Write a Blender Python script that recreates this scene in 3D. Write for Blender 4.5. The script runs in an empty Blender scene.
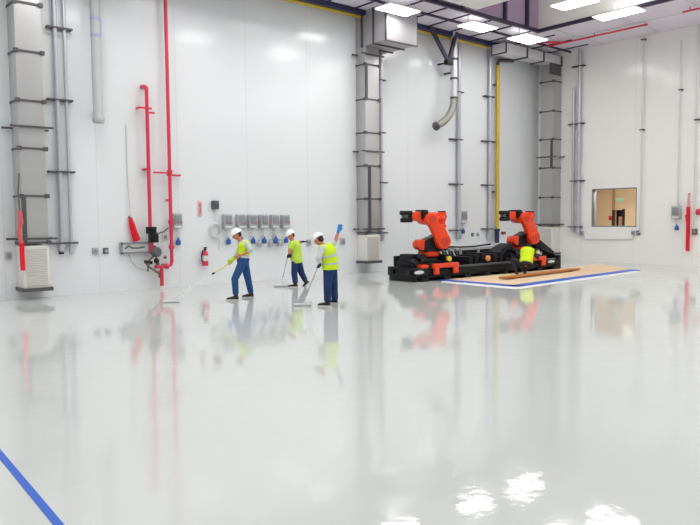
import bpy, bmesh, math, random
from mathutils import Vector, Matrix
random.seed(7)
V = Vector
C = bpy.context.scene.collection

# ---------------------------------------------------------------- camera
CAM_F, PITCH, ROLL, YAW, EYE = 700.0, 0.06407, -0.00837, 0.70607, 2.0
D1, D2 = 19.07, 27.7            # distance of the long wall (Y) and the right wall (X)
ZC = 9.2                        # height of the lower ceiling


def cam_axes():
    cp, sp = math.cos(PITCH), math.sin(PITCH)
    cy, sy = math.cos(YAW), math.sin(YAW)
    cr, sr = math.cos(ROLL), math.sin(ROLL)

    def w(x, y, z):             # right, forward, up in the camera's own frame
        x, z = cr * x - sr * z, sr * x + cr * z
        y, z = cp * y + sp * z, -sp * y + cp * z
        return V((cy * x + sy * y, -sy * x + cy * y, z))
    return w(1, 0, 0), w(0, 1, 0), w(0, 0, 1)


RT, FW, UP = cam_axes()
cam = bpy.data.objects.new('camera', bpy.data.cameras.new('camera'))
C.objects.link(cam)
cam.matrix_world = Matrix(((RT.x, UP.x, -FW.x, 0), (RT.y, UP.y, -FW.y, 0), (RT.z, UP.z, -FW.z, EYE), (0, 0, 0, 1)))
cam.data.sensor_width = 36
cam.data.lens = 36 * CAM_F / 700
cam.data.clip_end = 200
bpy.context.scene.camera = cam

# ---------------------------------------------------------------- world, lamps, exposure
sc = bpy.context.scene
sc.view_settings.view_transform = 'Standard'
sc.view_settings.look = 'None'
sc.view_settings.gamma = 1
sc.view_settings.exposure = 0.0
sc.cycles.max_bounces = 12
sc.cycles.diffuse_bounces = 6
sc.cycles.caustics_reflective = False
sc.cycles.caustics_refractive = False
world = bpy.data.worlds.new('world')
sc.world = world
world.use_nodes = True
world.node_tree.nodes['Background'].inputs[0].default_value = (0.8, 0.85, 1, 1)
world.node_tree.nodes['Background'].inputs[1].default_value = 0.05
LAMP = 17.2                     # radiance of the ceiling lamps
ZL = 8.8                        # height of the lamps
LAMP_COL = (1.0, 1.0, 0.985)


def area_lamp(x, y, z, sx, sy, rad, spread=155):
    l = bpy.data.lights.new('lamp_or_fill', 'AREA')  # serves the hall's lamps and the added fill lights alike
    l.shape = 'RECTANGLE'
    l.size, l.size_y = sx, sy
    l.energy = rad * math.pi * sx * sy
    l.color = LAMP_COL
    l.spread = math.radians(spread)
    o = bpy.data.objects.new('lamp_or_fill', l)
    o.location = (x, y, z)
    C.objects.link(o)
    return o


# the hall's other lamps, beyond the top of the frame, in the rows of the ones in view
for x in (13.7, 9.9, 6.1, 2.3, -1.5, -5.3):
    area_lamp(x, 16.75, ZL - 0.02, 1.4, 0.75, LAMP)
for y in (9.2, 5.5, 1.8, -1.9, -5.6):
    area_lamp(22.7, y, ZL - 0.02, 0.75, 1.4, LAMP, 180)
for y in (14.0, 9.2, 4.6, 0.0, -4.6):
    for x in (17.1, 13.0, 8.6, 4.3, 0.0, -4.3):
        area_lamp(x, y, ZL, 1.4, 0.75, LAMP, 180 if y > 13 else 155)
# added uplights over the hung lamps, to brighten the fascia and upper ceiling
for x, y in ((20.45, 12.75), (22.65, 12.45), (22.6, 9.0), (17.1, 13.9), (13.0, 13.9), (8.6, 13.9), (17.1, 9.2), (8.6, 9.2)):
    area_lamp(x, y, ZL + 0.1, 1.0, 0.6, LAMP * 0.8, 180).rotation_euler = (math.pi, 0, 0)
for x in (16.5, 20.2, 23.1, 13.7, 9.9, 6.1):  # weak uplights added to lift the tiles of the left strip
    area_lamp(x, 16.75, ZL + 0.09, 1.0, 0.4, LAMP * 0.14, 180).rotation_euler = (math.pi, 0, 0)
for x, y in ((25.4, 8.0), (25.4, 4.3), (25.4, 0.6)):  # extra fill lamps and uplights, added to brighten the right wall
    area_lamp(x, y, ZL, 0.75, 1.4, LAMP * 1.2, 180)
    area_lamp(x, y, ZL + .09, 0.5, 1.0, LAMP * .5, 180).rotation_euler = (math.pi, 0, 0)
area_lamp(28.55, 15.3, 3.5, 0.7, 2.6, 24.0, 180)      # lamp of the room behind the window
area_lamp(32.5, 15.6, 3.5, 0.8, 0.9, 3.0, 180)

# ---------------------------------------------------------------- pixel helpers


def ray(px, py):
    return RT * ((px - 350) / CAM_F) + FW + UP * (-(py - 262.5) / CAM_F)


def on_left(px, py, off=0.0):
    u = ray(px, py)
    return u * ((D1 - off) / u.y) + V((0, 0, EYE))


def on_right(px, py, off=0.0):
    u = ray(px, py)
    return u * ((D2 - off) / u.x) + V((0, 0, EYE))


def on_z(px, py, z=0.0):
    u = ray(px, py)
    return u * ((z - EYE) / u.z) + V((0, 0, EYE))


# ---------------------------------------------------------------- materials
def lin(c):
    return tuple(((v / 255) / 12.92 if v / 255 <= .04045 else ((v / 255 + .055) / 1.055) ** 2.4) for v in c)


def mat(name, rgb, rough=0.5, metal=0.0, spec=0.5, var=0.06, scale=6.0, bump=0.0, emit=0.0):
    m = bpy.data.materials.new(name)
    m.use_nodes = True
    nt = m.node_tree
    b = nt.nodes['Principled BSDF']
    base = lin(rgb)
    tc = nt.nodes.new('ShaderNodeTexCoord')
    nz = nt.nodes.new('ShaderNodeTexNoise')
    nz.inputs['Scale'].default_value = scale
    nt.links.new(tc.outputs['Object'], nz.inputs['Vector'])
    mx = nt.nodes.new('ShaderNodeMix')
    mx.data_type = 'RGBA'
    mx.inputs[6].default_value = (*[v * (1 - var) for v in base], 1)
    mx.inputs[7].default_value = (*[min(1, v * (1 + var)) for v in base], 1)
    nt.links.new(nz.outputs['Fac'], mx.inputs[0])
    nt.links.new(mx.outputs[2], b.inputs['Base Color'])
    b.inputs['Roughness'].default_value = rough
    b.inputs['Metallic'].default_value = metal
    b.inputs['Specular IOR Level'].default_value = spec
    if bump:
        bp = nt.nodes.new('ShaderNodeBump')
        bp.inputs['Strength'].default_value = bump
        nt.links.new(nz.outputs['Fac'], bp.inputs['Height'])
        nt.links.new(bp.outputs['Normal'], b.inputs['Normal'])
    if emit:
        b.inputs['Emission Color'].default_value = (*base, 1)
        b.inputs['Emission Strength'].default_value = emit
    return m


def panel_mat(name, rgb, axis, pitch, rough, seam=0.93, spec=0.4):
    """painted wall panels with faint vertical seams every pitch metres along one axis"""
    m = mat(name, rgb, rough, 0, spec, 0.012, 0.35)
    nt = m.node_tree
    b = nt.nodes['Principled BSDF']
    src = b.inputs['Base Color'].links[0].from_socket
    tc = nt.nodes.new('ShaderNodeTexCoord')
    sp = nt.nodes.new('ShaderNodeSeparateXYZ')
    nt.links.new(tc.outputs['Object'], sp.inputs[0])

    def math_node(op, a, v):
        n = nt.nodes.new('ShaderNodeMath')
        n.operation = op
        nt.links.new(a, n.inputs[0])
        if v is not None:
            n.inputs[1].default_value = v
        return n.outputs[0]
    f = math_node('FRACT', math_node('DIVIDE', sp.outputs[axis], pitch), None)
    s = math_node('LESS_THAN', f, 0.035 / pitch)
    mx = nt.nodes.new('ShaderNodeMix')
    mx.data_type = 'RGBA'
    mx.blend_type = 'MULTIPLY'
    mx.inputs[7].default_value = (seam, seam, seam, 1)
    nt.links.new(s, mx.inputs[0])
    nt.links.new(src, mx.inputs[6])
    nt.links.new(mx.outputs[2], b.inputs['Base Color'])
    nz = nt.nodes.new('ShaderNodeTexNoise')
    nz.inputs['Scale'].default_value = 0.8
    nt.links.new(tc.outputs['Object'], nz.inputs['Vector'])
    bp = nt.nodes.new('ShaderNodeBump')
    bp.inputs['Strength'].default_value = 0.03
    nt.links.new(nz.outputs['Fac'], bp.inputs['Height'])
    nt.links.new(bp.outputs['Normal'], b.inputs['Normal'])
    return m


def floor_mat():
    m = mat('floor_epoxy', (198, 201, 200), 0.06, 0, 0.5, 0.015, 0.25)
    nt = m.node_tree
    b = nt.nodes['Principled BSDF']
    tc = nt.nodes.new('ShaderNodeTexCoord')
    n1 = nt.nodes.new('ShaderNodeTexNoise')
    n1.inputs['Scale'].default_value = 4.0
    n1.inputs['Detail'].default_value = 4
    nt.links.new(tc.outputs['Object'], n1.inputs['Vector'])
    bp = nt.nodes.new('ShaderNodeBump')
    bp.inputs['Strength'].default_value = 0.024
    bp.inputs['Distance'].default_value = 0.1
    nt.links.new(n1.outputs['Fac'], bp.inputs['Height'])
    nt.links.new(bp.outputs['Normal'], b.inputs['Normal'])
    n2 = nt.nodes.new('ShaderNodeTexNoise')
    n2.inputs['Scale'].default_value = 0.6
    nt.links.new(tc.outputs['Object'], n2.inputs['Vector'])
    mr = nt.nodes.new('ShaderNodeMapRange')
    mr.inputs[3].default_value = 0.025
    mr.inputs[4].default_value = 0.075
    nt.links.new(n2.outputs['Fac'], mr.inputs[0])
    nt.links.new(mr.outputs[0], b.inputs['Roughness'])
    return m


def glass_mat():
    m = bpy.data.materials.new('window_glass')
    m.use_nodes = True
    nt = m.node_tree
    nt.nodes.clear()
    out = nt.nodes.new('ShaderNodeOutputMaterial')
    mix = nt.nodes.new('ShaderNodeMixShader')
    tr = nt.nodes.new('ShaderNodeBsdfTransparent')
    tr.inputs[0].default_value = (0.97, 0.98, 0.97, 1)
    gl = nt.nodes.new('ShaderNodeBsdfGlossy')
    gl.inputs['Roughness'].default_value = 0.02
    fr = nt.nodes.new('ShaderNodeFresnel')
    fr.inputs[0].default_value = 1.2
    nt.links.new(fr.outputs[0], mix.inputs[0])
    nt.links.new(tr.outputs[0], mix.inputs[1])
    nt.links.new(gl.outputs[0], mix.inputs[2])
    nt.links.new(mix.outputs[0], out.inputs[0])
    return m


M = dict(
    wall_l=panel_mat('painted_wall_panels', (227, 230, 233), 0, 2.4, 0.16),
    wall_r=panel_mat('painted_wall_panels_warm', (242, 241, 238), 1, 2.4, 0.16),
    plain=mat('plain_white_wall', (228, 228, 228), 0.5, 0, 0.3, 0.02),
    floor=floor_mat(), glass=glass_mat(),
    fascia=mat('white_fascia', (238, 236, 232), 0.45, 0, 0.3, 0.02),
    lilac=mat('bounce_tinted_liner', (168, 146, 172), 0.7, 0, 0.2, 0.05),  # lilac of bounced light and camera tint, put into the liner's colour
    tile=mat('grey_ceiling_tile', (226, 219, 230), 0.7, 0, 0.2, 0.05, 1.5),  # tile colour lightened and tinted to carry haze and lilac bounce light
    beam=mat('dark_plum_steel', (66, 56, 78), 0.5, 0.2, 0.4, 0.1),
    navy=mat('navy_steel', (46, 48, 86), 0.45, 0.2, 0.4, 0.1),
    galv=mat('galvanised_sheet', (184, 183, 183), 0.42, 0.55, 0.5, 0.05, 3),
    galv_b=mat('bright_sheet_metal', (214, 214, 216), 0.42, 0.6, 0.5, 0.05, 3),
    galv_s=mat('pale_sheet_metal', (226, 226, 228), 0.4, 0.3, 0.5, 0.03, 3),
    tube_g=mat('grey_tube', (184, 184, 184), 0.6, 0, 0.3, 0.03),
    trunk=mat('grey_trunk_sheet', (180, 176, 180), 0.5, 0.3, 0.4, 0.04, 3),
    orange_d=mat('deep_orange_paint', (206, 58, 24), 0.4, 0, 0.5, 0.05),
    flange=mat('dark_duct_flange', (92, 88, 92), 0.5, 0.4, 0.5, 0.1),
    grille=mat('white_grille', (222, 219, 214), 0.5, 0, 0.4, 0.02),
    grille_d=mat('grille_mesh', (208, 204, 200), 0.6, 0, 0.3, 0.02),
    conduit=mat('grey_conduit', (198, 199, 210), 0.35, 0.5, 0.5, 0.05),
    conduit_l=mat('pale_conduit', (216, 217, 217), 0.4, 0.3, 0.5, 0.05),
    red=mat('red_pipe_paint', (212, 52, 78), 0.3, 0, 0.5, 0.06),
    redcloth=mat('red_webbing', (226, 22, 44), 0.6, 0, 0.3, 0.08, 20),
    yellow=mat('yellow_pipe_paint', (208, 176, 52), 0.4, 0, 0.5, 0.06),
    blue=mat('blue_plastic', (44, 92, 168), 0.4, 0, 0.5, 0.05),
    tape=mat('blue_masking_tape', (48, 94, 190), 0.5, 0, 0.3, 0.05),
    boxgrey=mat('grey_enclosure', (172, 174, 177), 0.45, 0.1, 0.5, 0.05),
    boxmid=mat('mid_grey_plastic', (140, 142, 147), 0.5, 0, 0.4, 0.06),
    boxdark=mat('dark_grey_plastic', (92, 94, 98), 0.5, 0, 0.4, 0.08),
    pale=mat('pale_plastic', (214, 214, 212), 0.45, 0, 0.4, 0.03),
    black=mat('black_paint', (17, 17, 23), 0.5, 0, 0.3, 0.2),
    blacks=mat('black_semi_gloss', (11, 11, 16), 0.4, 0, 0.35, 0.2),
    pinkish=mat('faded_red_plastic', (206, 116, 124), 0.5, 0, 0.4, 0.05),
    rubber=mat('black_rubber', (30, 30, 36), 0.7, 0, 0.3, 0.2),
    orange=mat('orange_robot_paint', (236, 66, 20), 0.35, 0, 0.5, 0.05),
    brass=mat('dull_brass', (132, 108, 100), 0.4, 0.6, 0.5, 0.1),
    wood=mat('plank_wood', (176, 112, 58), 0.6, 0, 0.3, 0.25, 9),
    paper=mat('brown_floor_paper', (216, 190, 158), 0.7, 0, 0.2, 0.05, 1.2),
    film=mat('white_floor_film', (236, 236, 236), 0.35, 0, 0.4, 0.02),
    beige=mat('beige_wall', (226, 206, 172), 0.6, 0, 0.3, 0.03),
    door=mat('brown_door', (190, 150, 116), 0.5, 0, 0.3, 0.05),
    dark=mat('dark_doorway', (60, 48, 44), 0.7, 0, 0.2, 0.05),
    green=mat('green_sign_letters', (40, 190, 90), 0.5, 0, 0.3, 0.02, 5, 0, 1.2),
    lamp=mat('lamp_diffuser', (255, 255, 252), 0.5, 0, 0.2, 0.0, 5, 0, LAMP),
    lime=mat('lime_safety_fabric', (204, 232, 44), 0.8, 0, 0.2, 0.07, 14),
    lime2=mat('pale_lime_fabric', (186, 216, 84), 0.8, 0, 0.2, 0.07, 14),
    stripe=mat('silver_reflective_tape', (186, 192, 190), 0.4, 0.1, 0.5, 0.03),
    shirt=mat('light_grey_shirt', (196, 202, 204), 0.85, 0, 0.2, 0.06, 14),
    denim=mat('blue_denim', (44, 80, 132), 0.85, 0, 0.2, 0.16, 10),
    denim_d=mat('dark_blue_denim', (38, 58, 100), 0.85, 0, 0.2, 0.16, 10),
    skin=mat('skin', (206, 128, 104), 0.55, 0, 0.4, 0.06, 12),
    hat=mat('white_hard_hat', (240, 241, 242), 0.25, 0, 0.5, 0.01),
    hair=mat('dark_hair', (52, 38, 34), 0.7, 0, 0.3, 0.15, 30),
    shoe=mat('dark_brown_boot', (56, 46, 46), 0.6, 0, 0.3, 0.15, 14),
    sole=mat('pale_boot_sole', (196, 194, 190), 0.7, 0, 0.2, 0.05),
    glove=mat('dark_glove', (52, 48, 60), 0.75, 0, 0.2, 0.1, 18),
    glove_b=mat('blue_glove', (52, 142, 214), 0.6, 0, 0.3, 0.08, 18),
    glove_l=mat('lime_glove', (188, 206, 60), 0.75, 0, 0.2, 0.1, 18),
    eye=mat('dark_eye', (30, 24, 24), 0.3),
    pole=mat('white_fibre_pole', (222, 222, 220), 0.4, 0, 0.4, 0.03),
    pole_y=mat('yellow_pole_grip', (214, 206, 96), 0.5, 0, 0.4, 0.05),
    nap=mat('white_roller_nap', (204, 206, 206), 0.95, 0, 0.1, 0.08, 40),
    amber=mat('amber_lens', (240, 150, 70), 0.3, 0, 0.5, 0.02),
    sign_y=mat('yellow_warning_disc', (226, 220, 60), 0.5, 0, 0.3, 0.02),
)

# ---------------------------------------------------------------- mesh helpers


def perp(d):
    d = d.normalized()
    a = V((0, 0, 1)) if abs(d.z) < 0.9 else V((1, 0, 0))
    x = d.cross(a).normalized()
    return x, x.cross(d).normalized()


class MB:
    def __init__(self):
        self.bm = bmesh.new()

    def box(self, c, s, rot=None):
        m = Matrix.Translation(V(c)) @ (rot.to_4x4() if rot else Matrix()) @ Matrix.Diagonal((*s, 1))
        bmesh.ops.create_cube(self.bm, size=1, matrix=m)
        return self

    def box2(self, a, b):
        a, b = V(a), V(b)
        return self.box((a + b) / 2, [abs(v) for v in (b - a)])

    def bar(self, p, q, w, t, up=V((0, 0, 1))):
        p, q = V(p), V(q)
        d = (q - p)
        L = d.length
        d.normalize()
        x = d.cross(up)
        if x.length < 1e-4:
            x = d.cross(V((1, 0, 0)))
        x.normalize()
        z = x.cross(d)
        return self.box((p + q) / 2, (w, L, t), Matrix((x, d, z)).transposed())

    def cone(self, p, q, r0, r1, n=16, caps=True):
        p, q = V(p), V(q)
        x, y = perp(q - p)
        ra = [self.bm.verts.new(p + (x * math.cos(a) + y * math.sin(a)) * r0) for a in [2 * math.pi * i / n for i in range(n)]]
        rb = [self.bm.verts.new(q + (x * math.cos(a) + y * math.sin(a)) * r1) for a in [2 * math.pi * i / n for i in range(n)]]
        for i in range(n):
            j = (i + 1) % n
            self.bm.faces.new((ra[i], ra[j], rb[j], rb[i]))
        if caps:
            self.bm.faces.new(ra[::-1])
            self.bm.faces.new(rb)
        return self

    def cyl(self, p, q, r, n=16):
        return self.cone(p, q, r, r, n)

    def ball(self, c, r, s=(1, 1, 1), rot=None, seg=16):
        m = Matrix.Translation(V(c)) @ (rot.to_4x4() if rot else Matrix()) @ Matrix.Diagonal((*[r * k for k in s], 1))
        bmesh.ops.create_uvsphere(self.bm, u_segments=seg, v_segments=max(6, seg // 2 + 2), radius=1, matrix=m)
        return self

    def rings(self, rings, n=18):
        """rings: list of (centre, vec_a, vec_b) ellipses, lofted and capped"""
        prev = None
        first = None
        for c, a, b in rings:
            r = [self.bm.verts.new(V(c) + V(a) * math.cos(t) + V(b) * math.sin(t)) for t in [2 * math.pi * i / n for i in range(n)]]
            if prev:
                for i in range(n):
                    j = (i + 1) % n
                    self.bm.faces.new((prev[i], prev[j], r[j], r[i]))
            else:
                first = r
            prev = r
        self.bm.faces.new(first[::-1])
        self.bm.faces.new(prev)
        return self

    def tube(self, pts, r, n=10, closed=False):
        pts = [V(p) for p in pts]
        rr = r if isinstance(r, (list, tuple)) else [r] * len(pts)
        N = len(pts)
        x = None
        prev = first = None
        for k in range(N):
            if closed:
                d = pts[(k + 1) % N] - pts[k - 1]
            else:
                d = pts[min(k + 1, N - 1)] - pts[max(k - 1, 0)]
            d.normalize()
            if x is None:
                x, _ = perp(d)
            x = (x - d * x.dot(d)).normalized()
            y = d.cross(x)
            ring = [self.bm.verts.new(pts[k] + (x * math.cos(a) + y * math.sin(a)) * rr[k]) for a in [2 * math.pi * i / n for i in range(n)]]
            if prev:
                for i in range(n):
                    j = (i + 1) % n
                    self.bm.faces.new((prev[i], prev[j], ring[j], ring[i]))
            else:
                first = ring
            prev = ring
        if closed:
            for i in range(n):
                j = (i + 1) % n
                self.bm.faces.new((prev[i], prev[j], first[j], first[i]))
        else:
            self.bm.faces.new(first[::-1])
            self.bm.faces.new(prev)
        return self

    def limb(self, pts, rad, n=14, ends=(True, True)):
        """tapering chain with ball joints, to be fused by voxels"""
        for k in range(len(pts) - 1):
            self.cone(pts[k], pts[k + 1], rad[k], rad[k + 1], n)
        for k, (p, r) in enumerate(zip(pts, rad)):
            if (k == 0 and not ends[0]) or (k == len(pts) - 1 and not ends[1]):
                continue
            self.ball(p, r, seg=n)
        return self

    def prism(self, poly, y0, y1):
        """polygon in x,z pushed along y"""
        a = [self.bm.verts.new((x, y0, z)) for x, z in poly]
        b = [self.bm.verts.new((x, y1, z)) for x, z in poly]
        n = len(poly)
        for i in range(n):
            j = (i + 1) % n
            self.bm.faces.new((a[i], a[j], b[j], b[i]))
        self.bm.faces.new(a[::-1])
        self.bm.faces.new(b)
        return self

    def lathe(self, prof, n=24, c=(0, 0, 0)):
        """profile (r, z) turned about z"""
        prev = None
        for r, z in prof:
            if r < 1e-5:
                ring = [self.bm.verts.new((c[0], c[1], c[2] + z))]
            else:
                ring = [self.bm.verts.new((c[0] + r * math.cos(a), c[1] + r * math.sin(a), c[2] + z)) for a in [2 * math.pi * i / n for i in range(n)]]
            if prev:
                for i in range(n):
                    j = (i + 1) % n
                    q = [prev[i % len(prev)], prev[j % len(prev)], ring[j % len(ring)], ring[i % len(ring)]]
                    q = list(dict.fromkeys(q))
                    if len(q) > 2:
                        self.bm.faces.new(q)
            prev = ring
        return self

    def move(self, mtx):
        bmesh.ops.transform(self.bm, matrix=mtx, verts=self.bm.verts)
        return self

    def mesh(self, name, bevel=0.0, smooth=35):
        bm = self.bm
        bmesh.ops.recalc_face_normals(bm, faces=bm.faces)
        if bevel:
            es = [e for e in bm.edges if len(e.link_faces) == 2 and e.calc_face_angle(0) > 0.6]
            bmesh.ops.bevel(bm, geom=es, offset=bevel, segments=2, affect='EDGES', profile=0.6, clamp_overlap=True)
        for f in bm.faces:
            f.smooth = True
        for e in bm.edges:
            if len(e.link_faces) == 2 and e.calc_face_angle(0) > math.radians(smooth):
                e.smooth = False
        me = bpy.data.meshes.new(name)
        bm.to_mesh(me)
        bm.free()
        return me

    def build(self, name, m, parent=None, loc=(0, 0, 0), rotz=0, bevel=0.0, smooth=35):
        me = self.mesh(name, bevel, smooth)
        me.materials.append(m)
        o = bpy.data.objects.new(name, me)
        o.location = loc
        o.rotation_euler = (0, 0, rotz)
        o.parent = parent
        C.objects.link(o)
        return o

    def fuse(self, name, m, parent=None, voxel=0.012, smooth=4):
        """one continuous skin from overlapping closed shapes"""
        bmesh.ops.recalc_face_normals(self.bm, faces=self.bm.faces)
        me = bpy.data.meshes.new(name)
        self.bm.to_mesh(me)
        self.bm.free()
        t = bpy.data.objects.new('temp', me)
        C.objects.link(t)
        r = t.modifiers.new('r', 'REMESH')
        r.mode = 'VOXEL'
        r.voxel_size = voxel
        r.use_smooth_shade = True
        if smooth:
            s = t.modifiers.new('s', 'SMOOTH')
            s.factor = 0.5
            s.iterations = smooth
        dg = bpy.context.evaluated_depsgraph_get()
        dg.update()
        me2 = bpy.data.meshes.new_from_object(t.evaluated_get(dg))
        bpy.data.objects.remove(t)
        bpy.data.meshes.remove(me)
        me2.name = name
        me2.materials.clear()
        me2.materials.append(m)
        for p in me2.polygons:
            p.use_smooth = True
        o = bpy.data.objects.new(name, me2)
        o.parent = parent
        C.objects.link(o)
        return o


def tag(o, label=None, cat=None, group=None, kind=None):
    for k, v in (('label', label), ('category', cat), ('group', group), ('kind', kind)):
        if v:
            o[k] = v
    return o


def thing(name, label, cat, loc=(0, 0, 0), rotz=0, group=None):
    o = bpy.data.objects.new(name, None)
    o.empty_display_size = 0.2
    o.location = loc
    o.rotation_euler = (0, 0, rotz)
    C.objects.link(o)
    return tag(o, label, cat, group)


def struct(name, mb, m, bevel=0.0):
    return tag(mb.build(name, m, bevel=bevel), kind='structure')


def copy_thing(root, loc, rotz, label):
    r = root.copy()
    C.objects.link(r)
    r.location = loc
    r.rotation_euler = (0, 0, rotz)
    r['label'] = label
    for ch in list(root.children):
        c = ch.copy()
        C.objects.link(c)
        c.parent = r
        for g in list(ch.children):
            d = g.copy()
            C.objects.link(d)
            d.parent = c
    return r


LW = 0.0                        # turn of things hung on the long wall
RW = -math.pi / 2               # turn of things hung on the right wall

# ================================================================ THE SETTING
X0, Y0 = -9.0, -9.0             # far ends of the hall behind the camera
ZT = 11.6                       # upper ceiling
EDGE_Y, EDGE_X = 16.25, 23.55   # inner edges of the two lower ceiling strips
struct('floor', MB().box2((X0 - .3, Y0 - .3, -0.2), (D2 + .3, D1 + .3, 0)), M['floor'])
struct('wall_left', MB().box2((X0 - .3, D1, 0), (D2 + .3, D1 + 0.3, ZT + .2)), M['wall_l'])
# right wall with its window opening
wa, wb = on_right(592, 189), on_right(636.3, 227)
WY1, WY0, WZ0, WZ1 = wa.y, wb.y, wb.z, wa.z
w = MB()
w.box2((D2, Y0 - .3, 0), (D2 + .3, WY0, ZT + .2))
w.box2((D2, WY1, 0), (D2 + .3, D1, ZT + .2))
w.box2((D2, WY0, 0), (D2 + .3, WY1, WZ0))
w.box2((D2, WY0, WZ1), (D2 + .3, WY1, ZT + .2))
struct('wall_right', w, M['wall_r'])
struct('wall_rear', MB().box2((X0, Y0 - .3, 0), (D2, Y0, ZT + .2)), M['plain'])
struct('wall_side', MB().box2((X0 - .3, Y0 - .3, 0), (X0, D1, ZT + .2)), M['plain'])
struct('ceiling', MB().box2((X0 - .3, Y0 - .3, ZT), (D2 + .3, D1 + .3, ZT + .2)), M['fascia'])
# lower ceilings along the two walls, and the faces of the raised middle
struct('ceiling_strip', MB().box2((X0, EDGE_Y + .06, ZC), (D2, D1, ZC + .12)), M['tile'])
struct('ceiling_side', MB().box2((EDGE_X + .06, Y0, ZC), (D2, EDGE_Y + .06, ZC + .12)), M['tile'])
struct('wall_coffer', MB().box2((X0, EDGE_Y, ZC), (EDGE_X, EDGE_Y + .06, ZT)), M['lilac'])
struct('wall_fascia', MB().box2((EDGE_X, Y0, ZC), (EDGE_X + .06, EDGE_Y + .06, ZT)), M['fascia'])
# steel edge and grid bars of the lower ceilings
struct('trim_1', MB().box2((X0, EDGE_Y - .03, ZC - .1), (EDGE_X + .1, EDGE_Y + .09, ZC + .02)), M['beam'])
struct('trim_2', MB().box2((X0, 17.4, ZC - .07), (D2, 17.47, ZC)), M['beam'])
struct('trim_3', MB().box2((X0, 18.52, ZC - .16), (D2 - 3.6, 18.72, ZC)), M['navy'])
struct('trim_4', MB().box2((EDGE_X - .03, Y0, ZC - .1), (EDGE_X + .09, EDGE_Y, ZC + .02)), M['beam'])
g = MB()
x = -8.3
while x < D2:
    g.box2((x, EDGE_Y, ZC - .04), (x + .05, 18.6, ZC))
    x += 1.22
struct('trim_5', g, M['beam'])
g = MB()
y = -8.6
while y < EDGE_Y:
    g.box2((EDGE_X, y, ZC - .03), (D2, y + .04, ZC))
    y += 2.44
g.box2((25.6, Y0, ZC - .03), (25.64, EDGE_Y, ZC))
struct('trim_6', g, M['conduit_l'])
# posts standing on the coffer face
for k, px in enumerate((463, 505, 527)):
    u = ray(px, 12)
    xx = u.x / u.y * (EDGE_Y - .05)
    struct('trim_%d' % (7 + k), MB().box2((xx - .06, EDGE_Y - .12, ZC), (xx + .06, EDGE_Y, ZT)), M['beam'])

# window and the room behind it
wn = bpy.data.objects.new('window_1', None)
C.objects.link(wn)
wn.location = (D2, (WY0 + WY1) / 2, WZ0)
tag(wn, kind='structure')
hw, hh = (WY1 - WY0) / 2, WZ1 - WZ0
f = MB()
for s in (-1, 1):
    f.box((.14, s * (hw - .02), hh / 2), (.3, .04, hh))
f.box((.14, 0, .02), (.3, 2 * hw, .04)).box((.14, 0, hh - .02), (.3, 2 * hw, .04))
f.build('window_frame', M['boxmid'], wn, bevel=.005)
MB().box((.12, 0, hh / 2), (.012, 2 * hw - .08, hh - .08)).build('window_pane', M['glass'], wn)
RX = 31.6                       # back wall of that room


def on_x(px, py, X):
    u = ray(px, py)
    return u * (X / u.x) + V((0, 0, EYE))


p0, p1 = on_x(614.5, 210, RX), on_x(623, 227, RX)
dz = p0.z
b = MB()
b.box2((RX, p0.y, 0), (RX + .2, 21.5, 3.6))
b.box2((RX, 11.5, 0), (RX + .2, p1.y, 3.6))
b.box2((RX, p1.y, dz), (RX + .2, p0.y, 3.6))
b.box2((D2 + .3, 21.3, 0), (RX, 21.5, 3.6))
b.box2((D2 + .3, 11.5, 0), (RX, 11.7, 3.6))
struct('wall_beyond', b, M['beige'])
struct('floor_beyond', MB().box2((D2 + .3, 11.5, -.05), (RX + 3, 21.5, 0)), M['door'])
struct('ceiling_beyond', MB().box2((D2 + .3, 11.5, 3.6), (RX + 3, 21.5, 3.7)), M['plain'])
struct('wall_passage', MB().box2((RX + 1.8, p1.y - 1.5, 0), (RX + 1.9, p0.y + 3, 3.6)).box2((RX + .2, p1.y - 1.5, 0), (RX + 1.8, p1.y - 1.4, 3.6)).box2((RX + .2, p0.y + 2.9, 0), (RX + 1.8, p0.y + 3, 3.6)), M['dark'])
dr = bpy.data.objects.new('door_1', None)
C.objects.link(dr)
dr.location = (RX, p0.y, 0)
tag(dr, kind='structure')
dw = p0.y - p1.y
MB().box((.1, -dw * .68, dz * .43), (.05, dw * .6, dz * .86)).build('door_leaf', M['door'], dr, bevel=.006)
MB().box((-.02, .04, dz / 2), (.1, .1, dz + .1)).box((-.02, -dw - .04, dz / 2), (.1, .1, dz + .1)).build('door_frame', M['dark'], dr)
q = on_x(614.5, 195, RX)
struct('trim_20', MB().box2((RX - .1, q.y - .03, dz), (RX, q.y + .06, 3.6)), M['door'])
q = on_x(610, 218, RX - .1)
t = thing('fire_alarm', 'small red fire alarm on the beige wall seen through the window', 'alarm', (RX, q.y, q.z), RW)
MB().box((0, -.03, 0), (.2, .06, .2)).build('housing', M['red'], t, bevel=.01)
MB().ball((0, -.06, 0), .06, (1, .6, 1)).build('lens', M['redcloth'], t)
q = on_x(619.5, 200, RX - .1)
t = thing('exit_sign', 'green lettered exit sign above the doorway seen through the window', 'sign', (RX, q.y, q.z), RW)
MB().box((0, -.03, 0), (.4, .06, .22)).build('housing', M['pale'], t, bevel=.008)
tx = bpy.data.curves.new('lettering', 'FONT')
tx.body = 'EXIT'
tx.size = .18
tx.extrude = .004
tx.align_x = 'CENTER'
tx.align_y = 'CENTER'
tob = bpy.data.objects.new('lettering', tx)
C.objects.link(tob)
dg = bpy.context.evaluated_depsgraph_get()
dg.update()
tme = bpy.data.meshes.new_from_object(tob.evaluated_get(dg))
bpy.data.objects.remove(tob)
tme.materials.clear()
tme.materials.append(M['green'])
to = bpy.data.objects.new('lettering', tme)
to.rotation_euler = (math.pi / 2, 0, 0)
to.location = (0, -.066, 0)
to.parent = t
C.objects.link(to)
q = on_x(633, 188, 29.6)
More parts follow.
